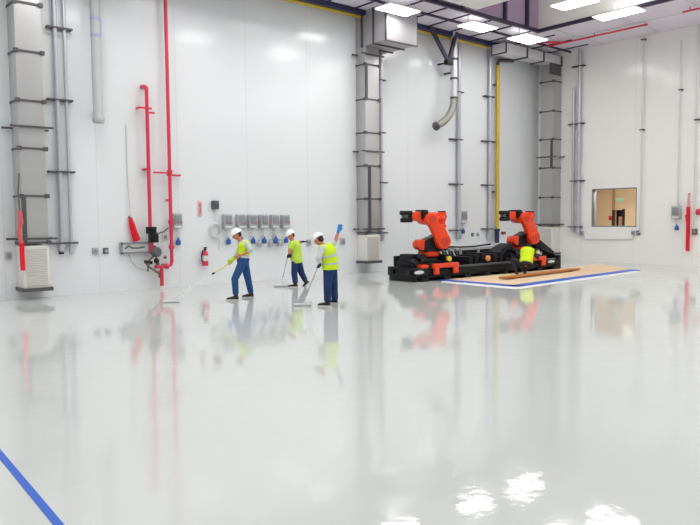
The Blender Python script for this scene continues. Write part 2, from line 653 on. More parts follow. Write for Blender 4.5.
t = thing('office_light', 'white ceiling light glimpsed at the top corner of the window', 'ceiling light', (29.6, q.y - .1, q.z + .02))
MB().box((0, 0, .03), (.34, .9, .06)).build('housing', M['pale'], t, bevel=.01)
MB().box((0, 0, -.005), (.28, .84, .01)).build('diffuser', mat('office_lamp_diffuser', (255, 250, 235), .5, 0, .2, 0, 5, 0, 3.0), t)
MB().cyl((0, 0, .06), (0, 0, 3.6 - q.z - .02), .02, 8).build('hanger', M['pale'], t)

# ================================================================ CEILING THINGS


def ceiling_light(x, y, z, sx, sy, label, rods=0.0):
    t = thing('ceiling_light', label, 'ceiling light', (x, y, z), 0, 'ceiling lights of the hall')
    MB().box((0, 0, .03), (sx + .08, sy + .08, .05)).build('housing', M['pale'], t, bevel=.01)
    MB().box((0, 0, 0), (sx, sy, .02)).build('diffuser', M['lamp'], t)
    if rods:
        for s in (-1, 1):
            MB().cyl((s * sx * .4, 0, .05), (s * sx * .4, 0, rods), .015, 8).build('rod', M['conduit'], t)
    return t


ceiling_light(16.52, 16.83, ZL, 1.36, .7, 'bright ceiling light panel above the end of the boxy duct, leftmost in view', ZC - ZL)
ceiling_light(20.2, 16.5, ZL, 1.34, .7, 'bright ceiling light panel just above the dark angled braces', ZC - ZL)
ceiling_light(23.1, 16.42, ZL, 1.36, .86, 'bright ceiling light panel in the corner over the shiny horizontal duct', ZC - ZL)
ceiling_light(22.65, 12.45, ZL, .68, 1.5, 'bright ceiling light panel right of the corner above the red overhead pipe', ZT - ZL)
ceiling_light(20.45, 12.75, ZL, .75, 1.25, 'ceiling light cut by the top edge of the photo before the white fascia', ZT - ZL)

# white boxy duct and dark steel under the upper ceiling
d = MB().box2((16.9, 10.5, ZC - .08), (19.4, 15.9, ZC + .8))
tag(d.build('supply_duct', M['fascia'], bevel=.02), 'white boxy supply duct under the raised ceiling at the top edge', 'duct')
d = MB()
d.box2((20.45, 9, 10.3), (20.95, EDGE_Y - .12, 10.36)).box2((20.45, 9, 10.74), (20.95, EDGE_Y - .12, 10.8)).box2((20.67, 9, 10.36), (20.73, EDGE_Y - .12, 10.74))
for yy in (10, 13, 15.6):
    d.box2((20.66, yy - .04, 10.8), (20.74, yy + .04, ZT))
tag(d.build('crane_beam', M['beam']), 'dark overhead steel beam crossing the raised ceiling at the top edge', 'beam')

# ================================================================ DUCT RISERS


def duct_riser(label, loc, rotz, wd, dp, z0, z1, flanges, struts, grille_top, bars, gfront=0.0):
    """loc: left corner of the duct against the wall, at floor height; local -y points into the hall"""
    t = thing('duct_riser', label, 'duct', loc, rotz, 'wall duct risers')
    MB().box2((0, -dp, grille_top), (wd, -0.005, z1)).build('shaft', M['galv'], t, bevel=.01)
    for z in flanges:
        f = MB()
        f.box((wd / 2, -dp, z), (wd + .08, .045, .05)).box((0, -dp / 2, z), (.045, dp, .05)).box((wd, -dp / 2, z), (.045, dp, .05))
        f.box((0, -dp, z), (.1, .09, .1)).box((wd, -dp, z), (.1, .09, .1))
        f.build('flange', M['flange'], t)
    for z in struts:
        MB().box((wd / 2, -.1, z), (wd + .5, .05, .05)).box((wd / 2, -dp - .04, z), (wd + .4, .04, .05)).build('strut', M['flange'], t)
    for xx, za, zb in bars:
        MB().box2((xx - .05, -dp - .05, za), (xx + .05, -dp, zb)).build('stiffener', M['flange'], t)
    g = MB().box2((0, -dp, z0), (wd, -0.005, grille_top - .04))
    gr = g.build('return_grille', M['grille'], t, bevel=.01)
    m_ = MB()
    n = 22
    for k in range(n):
        zz = z0 + .1 + (grille_top - z0 - .24) * k / (n - 1)
        m_.box((wd / 2, -dp - .006, zz), (wd - .12, .012, .022), Matrix.Rotation(.3, 3, 'X'))
    m_.build('louvre', M['grille_d'], gr)
    f = MB().box((wd / 2, -dp - .01, z0), (wd + .12, .1, .09)).box((0, -dp / 2, z0), (.09, dp, .09)).box((wd, -dp / 2, z0), (.09, dp, .09))
    f.build('base_rail', M['flange'], t)
    return t


def zl(px, py, off):
    return on_left(px, py, off).z


# far left riser
xl = on_left(12, 148).x
dpL, wL = .62, .62
duct_riser('tall grey sheet metal duct riser at the far left of the long wall', (xl, D1, 0), LW, wL, dpL,
           zl(30, 290, dpL), ZC, [zl(32, yy, dpL) for yy in (4, 52, 101, 148.5, 196, 243)],
           [zl(32, 127, dpL), zl(32, 239, dpL)], zl(32, 244, dpL), [(.05, zl(30, 243, dpL), zl(30, 196, dpL))])
# middle riser with its elbow to the ceiling
xc = on_left(356.5, 160).x
dpC, wC = .5, .66
YT = 17.45
trunk_z = on_left(391, 40, D1 - YT).z
duct_riser('tall grey sheet metal duct riser between the workers and the near robot', (xc, D1, 0), LW, wC, dpC,
           zl(372, 262, dpC), trunk_z, [zl(372, yy, dpC) for yy in (65, 99.6, 133, 166, 199, 232.5)],
           [zl(372, 55, dpC), zl(372, 151.5, dpC), zl(372, 229, dpC)], zl(372, 233.5, dpC),
           [(.03, zl(365, 98, dpC), zl(365, 65, dpC)), (.16, zl(366, 232, dpC), zl(366, 199, dpC)), (.16, zl(366, 199, dpC), zl(366, 166, dpC))])
xe = ray(417, 40)
xe = xe.x / xe.y * YT
t = thing('overhead_duct', 'short boxy overhead duct joining the middle riser to the ceiling', 'duct', (xc, D1, trunk_z))
MB().box2((0, -(D1 - YT), .0), (xe - xc, -.005, ZC - trunk_z)).build('trunk', M['trunk'], t, bevel=.02)
for yy in (-.35, -.95, -(D1 - YT) + .04):
    f = MB()
    f.box2((-.04, yy - .03, -.04), (xe - xc + .04, yy + .03, 0)).box2((-.04, yy - .03, 0), (0, yy + .03, ZC - trunk_z)).box2((xe - xc, yy - .03, 0), (xe - xc + .04, yy + .03, ZC - trunk_z))
    f.build('flange', M['flange'], t)
# right riser on the right wall, close to the corner
yr = 18.28
dpR, wR = .62, .46
yR0 = on_right(560.5, 198).y
wR = .62


def zr(px, py, off):
    return on_right(px, py, off).z


uu = ray(540, 198)
yleft = uu.y / uu.x * (D2 - dpR)
wR = yleft - yR0
trz = on_right(540, 66, dpR).z
duct_riser('tall grey sheet metal duct riser in the corner beside the far robot', (D2, yleft, 0), RW, wR, dpR,
           zr(547, 253.5, dpR), trz, [zr(547, yy, dpR) for yy in (82, 111.5, 139.5, 168, 197.5, 225)],
           [zr(547, 157, dpR), zr(556, 224.5, dpR)], zr(547, 226, dpR),
           [(wR - .06, zr(553, 168, dpR), zr(553, 139.5, dpR))])
uu = ray(505, 50)
xend = uu.x / uu.y * yR0
t = thing('overhead_duct', 'long shiny horizontal duct under the corner ceiling light', 'duct', (D2, yleft, trz), RW)
hT = ZC - trz - .15
MB().box2((0, -(D2 - xend), 0), (wR, -.005, hT)).build('trunk', M['galv_s'], t, bevel=.02)
for yy in (-.05, -1.4, -2.6, -(D2 - xend) + .05):
    f = MB()
    f.box2((-.04, yy - .03, -.05), (wR + .04, yy + .03, 0)).box2((wR, yy - .03, 0), (wR + .04, yy + .03, hT)).box2((-.04, yy - .03, 0), (0, yy + .03, hT))
    f.build('flange', M['flange'], t)
MB().box2((wR - .02, -dpR - .3, -.5), (wR + .02, -.1, 0)).build('gusset', M['flange'], t)
for yy in (-1.2, -3.6):
    MB().cyl((wR / 2, yy, hT), (wR / 2, yy, hT + .15), .02, 8).build('hanger', M['flange'], t)

# ================================================================ CONDUITS AND PIPES ON THE WALLS


def conduit_run(label, wall, pipes, brackets, m='conduit', name='conduit_run', ends=None):
    """pipes: (px_top, py_top, px_bottom, py_bottom, radius); brackets: (px0, px1, py)"""
    P = on_left if wall == 'L' else on_right
    rz = LW if wall == 'L' else RW
    first = P(pipes[0][0], pipes[0][1], .12)
    low = P(pipes[0][2], pipes[0][3], .12)
    base = V((low.x, D1, low.z)) if wall == 'L' else V((D2, low.y, low.z))
    t = thing(name, label, 'conduit' if 'pipe' not in name else 'pipe', base, rz)

    def loc(p):
        d = p - base
        return V((d.x, d.y, d.z)) if wall == 'L' else V((-d.y, d.x, d.z))
    for i, (xa, ya, xb, yb, r) in enumerate(pipes):
        a, b = loc(P(xa, ya, .12)), loc(P(xb, yb, .12))
        xm = (a.x + b.x) / 2
        top = ZC - base.z if ya <= 0 else a.z
        MB().cyl((xm, -.12, b.z), (xm, -.12, top), r, 12).build('pipe', M[m], t)
        MB().cone((xm, -.12, b.z - .12), (xm, -.12, b.z + .06), r * 1.2, r * 1.6, 12).build('end_fitting', M[m], t)
    for xa, xb, yy in brackets:
        a, b = loc(P(xa, yy, .08)), loc(P(xb, yy, .08))
        MB().box(((a.x + b.x) / 2, -.03, a.z), (b.x - a.x, .06, .045)).box(((a.x + b.x) / 2, -.155 - max(p[4] for p in pipes) * .5, a.z), (b.x - a.x, .025, .04)).box((a.x + .02, -.1, a.z), (.04, .14, .05)).box((b.x - .02, -.1, a.z), (.04, .14, .05)).build('bracket', M['flange'], t)
    return t


conduit_run('pair of grey conduits with strut brackets right of the far left duct riser', 'L',
            [(56, -5, 59.5, 247, .06), (64.5, -5, 70, 250, .045)],
            [(46, 71, 26.5), (47, 72, 99), (48, 74, 171.5), (50, 77, 243.5)])
conduit_run('single grey conduit hugging the right side of the middle duct riser', 'L', [(381, 52, 381.5, 238, .07)],
            [(378, 384, 80), (378, 384, 132.5), (378, 386, 182.5), (378, 386, 233)])
conduit_run('grey conduit behind the near robot, running down from the shiny curved tube', 'L', [(459.8, 42, 458.5, 236, .08)],
            [(457, 462, 92), (450, 461, 139), (450, 461, 184), (450, 460, 230.3)])
conduit_run('grey conduit just left of the yellow vertical pipe', 'L', [(491, 48, 489, 236, .08)],
            [(484, 493, 96), (482, 494, 141), (482, 492, 185), (482, 491, 229)])
conduit_run('pair of grey conduits on the right wall beside the corner duct', 'R',
            [(573.8, 88, 572.5, 229, .06), (580.5, 42, 577.5, 231, .075)],
            [(573, 585, 67.5), (569, 584, 124.8), (571, 584, 181.2), (569, 582, 226.8)])
conduit_run('thin pale conduit running down the right wall to the window corner', 'R', [(643.5, 38, 640, 230, .028)], [(642, 645.5, 40), (640.5, 644, 130)], 'conduit_l')
conduit_run('thin pale conduit above the small grey reel on the right wall', 'R', [(681.5, 40, 677.5, 205, .028)], [(679.5, 682.5, 90)], 'conduit_l')
conduit_run('thin pale conduit at the right edge of the photo beyond the red strap', 'R', [(697.5, -5, 695.5, 226, .028)], [(695, 699, 120)], 'conduit_l')

# conduit bent under the window like a tray
pts = [on_right(584, 234, .05), on_right(584, 239, .05), on_right(633, 239.3, .05), on_right(633, 234, .05)]
tag(MB().tube([pts[0], pts[1] + V((0, 0, .05)), pts[1] + V((0, -.05, 0)), pts[2] + V((0, .05, 0)), pts[2] + V((0, 0, .05)), pts[3]], .022, 8).build('conduit', M['conduit_l']),
    'thin pale conduit bent in a U below the window', 'conduit')

# grey hanging tube high on the long wall, with a blue mark
p = on_left(98.5, 123, .35)
t = thing('drop_tube', 'wide pale grey tube hanging down the wall, right of the paired conduits', 'tube', (p.x, D1, p.z))
MB().lathe([(0, 0), (.13, 0), (.155, .06), (.155, .14), (.13, .18), (.13, ZC - p.z)], 20, (0, -.35, 0)).build('tube', M['tube_g'], t)
q = on_left(98, 18, .35).z - p.z
f = MB()
for k in range(2):
    f.lathe([(.132, 0), (.136, 0), (.136, .06), (.132, .06)], 20, (0, -.35, q - .5 + k * .42))
f.box((.09, -.445, q - .27), (.04, .03, .46))
f.build('blue_mark', M['conduit'] if False else mat('faded_blue_print', (164, 168, 206), .6), t)
MB().box((0, -.17, 3.2), (.08, .3, .06)).box((0, -.17, .3), (.08, .3, .06)).build('bracket', M['conduit_l'], t)

# yellow gas line under the ceiling and its drop
yz = on_left(418, 30.5, .28).z
e0 = on_left(497, 63, .28)
tag(MB().cyl((X0, D1 - .28, yz), (23.6, D1 - .28, yz), .065, 14).build('gas_pipe', M['yellow']), 'yellow pipe running level under the ceiling along the long wall', 'pipe')
xv = on_left(497.6, 130, .2).x
t = thing('gas_drop', 'vertical yellow pipe with a dark blue lower end behind the far robot', 'pipe', (xv, D1, on_left(494, 243, .2).z))
zb = on_left(494, 230, .2).z - t.location.z
zt = on_left(500, 66, .2).z - t.location.z
MB().cyl((0, -.2, zb), (0, -.2, zt), .085, 14).build('pipe', M['yellow'], t)
MB().cyl((0, -.2, 0), (0, -.2, zb), .1, 14).cyl((0, -.2, zb - .05), (0, -.2, zb + .05), .13, 14).build('sleeve', M['navy'], t)
MB().tube([(0, -.2, zt), (0, -.2, zt + .12), (.05, -.2, zt + .2), (.2, -.22, zt + .24), (.9, -.3, zt + .3)], .075, 12).build('elbow', M['flange'], t)
MB().box((0, -.1, zt - .8), (.3, .2, .05)).box((0, -.1, 2.2), (.3, .2, .05)).build('bracket', M['flange'], t)

# dark angled braces and the shiny curved tube
a, b, c2 = on_left(434, 34, .6), on_left(448.5, 62, .6), on_left(455.5, 36, .6)
t = thing('hanging_brace', 'dark V shaped brace hanging from the ceiling beside the shiny tube', 'brace', (b.x, D1 - .6, b.z))
for pp in (a, c2):
    dd = pp - b
    k = (ZC - .0 - b.z) / dd.z
    MB().bar((0, 0, 0), dd * k, .14, .1, V((0, 1, 0))).build('arm', M['beam'], t)
MB().box((0, 0, -.02), (.34, .2, .18)).build('joint', M['blacks'], t, bevel=.02)
MB().bar((.05, .1, 0), (.05, .6, 0), .06, .06).build('stay', M['beam'], t)
top, mid = on_left(455.5, 46, .5), on_left(454, 98, .5)
tip = on_left(435.5, 126.5, .5)
t = thing('exhaust_tube', 'shiny metal exhaust tube curving to the left high on the long wall', 'tube', (mid.x, D1 - .5, mid.z))


def rel(p):
    return V(p) - V((mid.x, D1 - .5, mid.z))


up_z = ZC - mid.z
rigid = MB().cyl((0, 0, 0), (0, 0, up_z), .135, 20)
rigid.build('straight_pipe', M['galv_b'], t)
m1, m2 = on_left(451.5, 111, .5), on_left(444, 120.5, .5)
bez = []
P0, P1, P2, P3 = V((0, 0, .02)), rel(on_left(454, 112, .5)), rel(on_left(447, 121, .5)), rel(tip)
for k in range(28):
    s = k / 27
    bez.append(P0 * (1 - s) ** 3 + P1 * 3 * s * (1 - s) ** 2 + P2 * 3 * s * s * (1 - s) + P3 * s ** 3)
MB().tube(bez, [.135 + (.012 if k % 2 else 0) for k in range(28)], 18).build('flexible_hose', mat('grey_flex_hose', (158, 156, 148), .5, .4), t)
for z in (.0, .75, 1.5):
    MB().cyl((0, 0, z - .04), (0, 0, z + .04), .155, 20).build('clamp', M['flange'], t)
MB().tube([bez[-2], bez[-1]], .165, 18).build('end_collar', M['flange'], t)
MB().box((0, .25, 1.0), (.08, .5, .06)).build('bracket', M['flange'], t)

# red sprinkler risers
off = .25


def Lp(px, py, o=off):
    return on_left(px, py, o)


ta, tb = Lp(145.5, 92), Lp(150, 232)
xa = (ta.x + tb.x) / 2 + .02
base = V((xa, D1, 0))
t = thing('sprinkler_riser', 'short red riser with black valve bodies and brass fittings, left of the tall one', 'pipe', base)
zt_, zb_ = Lp(145.5, 90).z, Lp(150, 227).z
MB().cyl((0, -off, zb_), (0, -off, zt_), .052, 14).tube([(0, -off, zt_), (0, -off, zt_ + .05), (-.02, -off + .06, zt_ + .1), (-.03, -.01, zt_ + .12)], .06, 12).build('pipe', M['red'], t)
MB().box((-.06, -off + .02, Lp(146, 108).z), (.4, .06, .05)).box((.12, -off + .05, Lp(146, 112).z), (.24, .05, .05)).box((-.2, -off / 2, Lp(146, 108).z), (.05, off, .05)).build('bracket', M['red'], t)
zv = Lp(151, 231).z
v = MB().box((.02, -off - .02, zv + .02), (.24, .22, .2)).box((.08, -off - .02, zv - .2), (.22, .24, .26)).cyl((.02, -off - .16, zv + .02), (.02, -off - .1, zv + .02), .08, 14)
v.build('valve_body', M['blacks'], t, bevel=.02)
MB().cyl((.03, -off, zv - .62), (.03, -off, zv - .2), .05, 12).build('lower_pipe', M['red'], t)
zq = Lp(153, 252).z
v = MB().lathe([(0, -.12), (.1, -.12), (.15, -.05), (.15, .05), (.1, .12), (0, .12)], 16)
v.move(Matrix.Translation((.14, -off - .05, zq)) @ Matrix.Rotation(math.pi / 2, 4, 'X'))
v.build('gauge', M['boxdark'], t)
v = MB()
v.tube([(.1, -off, zq - .1), (-.1, -off - .05, zq - .25), (-.12, -off - .05, zq - .4), (.05, -off - .02, zq - .5), (.22, -off, zq - .62)], .03, 10)
v.tube([(.14, -off, zq + .1), (.16, -off, zq - .35), (.34, -off, zq - .42)], .026, 10)
v.ball((-.12, -off - .05, zq - .33), .06).ball((.2, -off, zq - .34), .055).ball((.36, -off, zq - .4), .06)
v.cyl((-.1, -off, zq - .55), (-.1, -off, zq - .4), .025, 8).cyl((.24, -off, zq - .75), (.24, -off, zq - .55), .03, 8)
v.build('fittings', M['brass'], t)
MB().cyl((.0, -off - .06, zq - .3), (-.22, -off - .06, zq - .26), .05, 10).ball((.12, -off - .1, zq - .25), .08).build('handle', M['blacks'], t)
MB().tube([(.14, -.25, zv - .02), (.3, -.12, zv - .08), (.5, -.06, zv - .03), (.66, -.05, zv + .08)], .018, 8).build('signal_cable', M['boxdark'], t)
MB().box((0, -.1, zt_ - 2.2), (.18, .2, .05)).box((.05, -.1, zq), (.1, .2, .08)).build('wall_bracket', M['red'], t)

ta, tb = Lp(163.5, 0), Lp(171.8, 255)
xb = (Lp(168.5, 130).x + tb.x) / 2
t = thing('sprinkler_riser', 'tall thin red riser with a bottom elbow, reaching from ceiling to floor', 'pipe', (xb, D1, 0))
ze = Lp(170, 266).z
xo = Lp(161.5, 267).x - xb
MB().tube([(0, -off, ZC), (0, -off, ze + .14), (-.03, -off, ze + .04), (-.13, -off, ze), (xo - .2, -off, ze)], .052, 14).build('pipe', M['red'], t)
MB().cyl((xo, -off, ze), (xo, -off, .08), .055, 14).build('drain_pipe', M['red'], t)
MB().cyl((xo, -off, .08), (xo, -off, .0), .09, 14).build('floor_flange', M['pale'], t)
for yy in (172, 222, 247):
    MB().cyl((0, -off, Lp(169, yy).z - .05), (0, -off, Lp(169, yy).z + .05), .08, 14).build('coupling', M['red'], t)
MB().cyl((-.12, -off, ze), (-.2, -off, ze), .085, 14).build('coupling', M['red'], t)
zz = Lp(168, 173).z
MB().box((-.24, -off, zz), (.52, .05, .05)).build('cross_tie', M['red'], t)
MB().box((.16, -off + .08, Lp(172, 175).z), (.42, .05, .05)).box((.33, -off / 2, Lp(172, 175).z), (.05, off, .05)).box((0, -off / 2, Lp(172, 200).z), (.05, off, .05)).build('bracket', M['red'], t)
MB().ball((xo + .12, -off, .9), .05).build('drain_valve', M['brass'], t)

# red pipe under the right ceiling strip
zr_ = ZC - .14
a, b = on_z(550, 47.3, zr_), on_z(645, 23.3, zr_)
rx_ = D2 - (a.x + b.x) / 2
t = thing('sprinkler_pipe', 'red pipe running level below the ceiling along the right wall', 'pipe', (D2 - rx_, a.y, zr_))
MB().cyl((0, 0, 0), (0, b.y - a.y, 0), .036, 12).build('pipe', M['red'], t)
MB().tube([(0, -.9, 0), (-.3, -.55, .02), (-.7, -.1, .05)], .045, 10).build('branch', M['red'], t)
for yy in (-.3, (b.y - a.y) / 2, b.y - a.y + .1):
    MB().cyl((0, yy, 0), (0, yy, ZC - zr_), .018, 8).build('hanger', M['red'], t)
a = on_z(690, 10.5, zr_)
tag(MB().cyl((a.x, a.y + .25, a.z), (a.x, a.y - 2, a.z), .036, 12).cyl((a.x, a.y, a.z), (a.x, a.y, ZC), .018, 8).build('sprinkler_pipe', M['red']),
    'short red pipe end high on the right wall at the photo edge', 'pipe')

# ================================================================ SMALL WALL THINGS


def receptacle(label, wall, px, py, plugs=('b',), wd=.29, ht=.44, drop=.4, group='grey receptacle boxes'):
    P = on_left if wall == 'L' else on_right
    p = P(px, py, .08)
    t = thing('receptacle_box', label, 'electrical box', (p.x, D1, p.z) if wall == 'L' else (D2, p.y, p.z), LW if wall == 'L' else RW, group)
    MB().box((0, -.09, 0), (wd, .18, ht)).build('body', M['boxgrey'], t, bevel=.03)
    MB().box((0, -.19, .05), (wd * .72, .03, ht * .55)).build('cover', M['boxmid'], t, bevel=.012)
    MB().box((0, -.185, -ht * .38), (wd * .8, .02, ht * .14)).build('name_strip', M['pale'], t)
    MB().cyl((wd * .3, -.18, -.04), (wd * .3, -.22, -.04), .035, 10).build('red_switch', M['pinkish'], t)
    dx = {'b': .03, 'g': -.16, 'r': .2}
    for k in plugs:
        e = dx[k]
        zd = -ht / 2 - drop + (.0 if k == 'b' else -.1)
        MB().tube([(0, -.1, -ht / 2), (0, -.1, -ht / 2 - drop * .45), (e * .5, -.1, -ht / 2 - drop * .8), (e, -.1, zd + .08)], .016, 8).build('cable', M['conduit_l'] if k == 'b' else M['boxgrey'], t)
        MB().lathe([(0, -.09), (.05, -.09), (.075, -.06), (.075, .04), (.04, .07), (.025, .14), (0, .14)], 14, (e, -.1, zd)).build('plug', M['blue'] if k == 'b' else M['boxgrey'], t)
    return t


xs6 = [227, 240.5, 251.8, 263, 274.2, 284.8]
lbl6 = ['leftmost of the six boxes in a row', 'second from left in the row of six', 'third from left in the row of six',
        'fourth from left in the row of six', 'fifth from left in the row of six', 'rightmost in the row of six']
pl6 = [('b',), ('b',), ('b',), ('b', 'g'), ('b', 'g', 'r'), ('b',)]
for x_, l_, pl_ in zip(xs6, lbl6, pl6):
    receptacle('grey box with hanging blue plug, ' + l_, 'L', x_, 221.5, pl_)
receptacle('grey electrical box with blue plug right of the tall red riser', 'L', 176.5, 221, ('b',))
receptacle('grey electrical box with blue plug between the two robots', 'L', 462.5, 217, ('b',), .4, .5, .35)
receptacle('grey box with dark plug on the right wall, left of the red strap', 'R', 676.5, 212.5, ('b',), .34, .5, .35)

# dark box with a coiled hose
p = on_left(214, 205)
t = thing('hose_box', 'small dark box with a pale coiled hose hung on the wall below it', 'box', (p.x, D1, p.z))
MB().box((0, -.07, 0), (.2, .14, .26)).box((0, -.15, .04), (.15, .03, .13)).build('body', M['boxdark'], t, bevel=.015)
q = on_left(214, 230.5).z - p.z
f = MB()
for k, (rx, rz_) in enumerate(((.175, .23), (.16, .24), (.18, .22))):
    f.tube([(rx * math.cos(a_), -.04 - .025 * k, q + rz_ * math.sin(a_)) for a_ in [2 * math.pi * i / 28 for i in range(28)]], .014, 8, True)
f.tube([(0, -.05, -.12), (.02, -.05, q * .45), (-.02, -.05, q + .2)], .012, 8)
f.build('coiled_hose', M['conduit_l'], t)
MB().tube([(.1, -.06, q - .1), (.14, -.05, q - .35), (.1, -.05, q - .6)], .012, 8).build('hose_tail', M['conduit_l'], t)

# long grey panel tray left of the risers
pa, pb = on_left(120.5, 242.5, .12), on_left(150.5, 253, .12)
t = thing('control_panel', 'long low grey panel with hoses on the wall left of the valves', 'panel', ((pa.x + pb.x) / 2, D1, (pa.z + pb.z) / 2))
pw, ph = pb.x - pa.x, pa.z - pb.z
MB().box((0, -.05, 0), (pw, .1, ph)).build('body', M['boxgrey'], t, bevel=.012)
f = MB().box((0, -.115, ph / 2 - .03), (pw, .05, .05)).box((0, -.115, -ph / 2 + .03), (pw, .05, .05)).box((-pw / 2 + .03, -.115, 0), (.05, .05, ph)).box((pw / 2 - .03, -.115, 0), (.05, .05, ph))
f.build('rim', M['boxmid'], t)
MB().box((0, -.103, 0), (pw - .1, .01, ph - .1)).build('face', M['pale'], t)
MB().tube([(-pw * .36, -.13, -.02), (-pw * .25, -.15, .06), (-.1, -.13, .0), (.05, -.13, -.01), (pw * .3, -.13, .02)], .02, 8).build('hose', M['boxdark'], t)
MB().tube([(pw * .5, -.09, .05), (pw * .62, -.2, .02), (pw * .6, -.2, -.1), (pw * .5, -.09, -.08)], .03, 8).build('loop', M['brass'], t)
MB().tube([(-pw * .2, -.04, -ph / 2), (-pw * .12, -.04, -ph / 2 - .22), (pw * .1, -.04, -ph / 2 - .42), (pw * .42, -.04, -ph / 2 - .5)], .01, 8).build('loose_cable', M['boxgrey'], t)

# fire extinguisher
p = on_left(203, 259)
t = thing('fire_extinguisher', 'red fire extinguisher hung on the wall left of the yellow pole worker', 'extinguisher', (p.x, D1, p.z - .15))
MB().lathe([(0, 0), (.085, 0), (.095, .03), (.095, .36), (.07, .43), (.03, .46), (0, .46)], 20, (0, -.13, -.05)).build('cylinder', M['red'], t)
MB().lathe([(.096, .1), (.098, .1), (.098, .26), (.096, .26)], 20, (0, -.13, -.0)).build('white_label', M['pale'], t)
MB().cyl((0, -.13, .41), (0, -.13, .48), .03, 10).box((.0, -.17, .5), (.04, .16, .03)).box((0, -.16, .46), (.03, .13, .02), Matrix.Rotation(.3, 3, 'X')).build('valve_handle', M['blacks'], t)
MB().tube([(0, -.16, .45), (-.1, -.18, .42), (-.13, -.16, .25), (-.11, -.14, .08)], .016, 8).build('hose', M['rubber'], t)
MB().box((0, -.02, .2), (.1, .04, .3)).build('wall_hook', M['boxdark'], t)
# pink tag above it
p0_, p1_ = on_left(199.5, 201), on_left(199.5, 216)
t = thing('sign_plate', 'narrow faded red sign high above the fire extinguisher', 'sign', (p0_.x, D1, p1_.z))
MB().box((0, -.015, (p0_.z - p1_.z) / 2), (.13, .03, p0_.z - p1_.z)).build('plate', mat('faded_red_sign', (222, 176, 182), .5), t, bevel=.006)
MB().box((0, -.032, (p0_.z - p1_.z) * .72), (.07, .006, .12)).box((0, -.032, (p0_.z - p1_.z) * .35), (.05, .006, .18)).build('red_marking', mat('faded_red_print', (206, 120, 132), .5), t)
p = on_left(503, 233)
tag(MB().box((0, -.02, 0), (.3, .04, .12)).build('sign_plate', mat('dark_red_sign', (150, 44, 60), .5), None, (p.x, D1, p.z), 0, .008), 'small dark red plate on the wall just right of the yellow pipe', 'sign')


# red straps


def strap(label, pts_px, P, wd, cat='strap'):
    pts = [P(x_, y_, o_) for x_, y_, o_ in pts_px]
    b_ = pts[-1]
    t_ = thing('red_strap', label, cat, b_)
    rz = LW if P is on_left else RW
    t_.rotation_euler = (0, 0, rz)

    def lc(p):
        d_ = p - b_
        return V((d_.x, d_.y, d_.z)) if P is on_left else V((-d_.y, d_.x, d_.z))
    return t_, [lc(p) for p in pts]


t, pp = strap('red webbing strap dangling on the left edge of the far left duct riser', [(19.5, 210, .7), (21, 222, .7), (19, 232, .7), (21.5, 243, .7), (22.3, 258, .7), (23, 270.5, .7)], on_left, .1)
MB().tube(pp[:4], [.05, .06, .045, .055], 8).build('knot', mat('pale_red_webbing', (214, 92, 100), .6), t)
f = MB()
for k in range(3, 5):
    f.bar(pp[k], pp[k + 1] - V((0, 0, .0)), .07, .1)
f.build('tail', M['redcloth'], t)
MB().tube([pp[0], pp[0] + V((0, .05, .45)), pp[0] + V((.04, .06, .9))], .02, 6).build('cord', M['boxdark'], t)
t, pp = strap('red tapered strap hanging aslant above the long grey panel', [(130.5, 218, .08), (132, 225, .1), (134, 232, .12), (137, 240.5, .12)], on_left, .1)
MB().tube(pp, [.05, .09, .1, .115], 4).build('tail', M['redcloth'], t)
MB().cyl(pp[0] - V((0, 0, .02)), pp[0] + V((0, .07, .03)), .04, 8).build('hook', M['boxdark'], t)
MB().tube([pp[0], pp[0] + V((-.03, .06, 1.2)), pp[0] + V((-.03, .06, 2.6))], .012, 6).build('cord', M['conduit_l'], t)
t, pp = strap('long bright red strap hanging on the right wall near the photo edge', [(688.7, 194, .1), (688.2, 207, .1), (688, 225, .1), (687.5, 251, .1)], on_right, .1)
f = MB()
for k in range(1, 3):
    f.bar(pp[k], pp[k + 1], .14, .09)
f.build('tail', M['redcloth'], t)
MB().tube([pp[0], pp[1]], [.03, .05], 8).build('cord', mat('pale_red_webbing_thin', (216, 150, 156), .6), t)
MB().cyl(pp[0], pp[0] + V((0, .1, 0)), .03, 8).cyl(pp[1] + V((-.06, 0, -.3)), pp[1] + V((-.02, 0, -.55)), .06, 8).build('buckle', M['red'], t)
p = on_right(699, 212)
tag(MB().lathe([(0, 0), (.1, .0), (.12, .05), (.06, .1), (0, .1)], 16).move(Matrix.Rotation(-math.pi / 2, 4, 'Y')).build('alarm_bell', M['red'], None, (D2 - .001, p.y, p.z)), 'small red alarm bell on the right wall cut by the photo edge', 'bell')

# little outlets
outs = [('L', 8, 255.5, .16, 'boxgrey', 'small grey outlet left of the far left duct riser'),
        ('L', 61, 251.5, .12, 'blacks', 'small black outlet under the paired conduits'),
        ('L', 95, 251, .16, 'boxgrey', 'small grey outlet, left one of two left of the long panel'),
        ('L', 105.3, 250.8, .14, 'boxdark', 'small dark outlet, right one of two left of the long panel'),
        ('L', 164.3, 236.8, .15, 'pale', 'small pale outlet between the two red risers'),
        ('L', 308.2, 242.5, .18, 'boxgrey', 'small blue grey outlet between the middle and right workers'),
        ('L', 342, 241.2, .2, 'boxgrey', 'small grey outlet right of the raised blue glove'),
        ('L', 472.2, 234.6, .13, 'boxdark', 'small dark outlet, left one of the two between the robots'),
        ('L', 477.2, 234.6, .12, 'boxgrey', 'small grey outlet, right one of the two between the robots'),
        ('R', 633.5, 232.8, .16, 'boxgrey', 'small grey outlet below the window, left of the dark one'),
        ('R', 638.7, 232.8, .16, 'boxdark', 'small dark outlet below the right corner of the window'),
        ('R', 582.3, 233.3, .17, 'boxgrey', 'small grey outlet below the left corner of the window'),
        ('R', 695, 231.8, .2, 'brass', 'small brownish outlet right of the long red strap')]
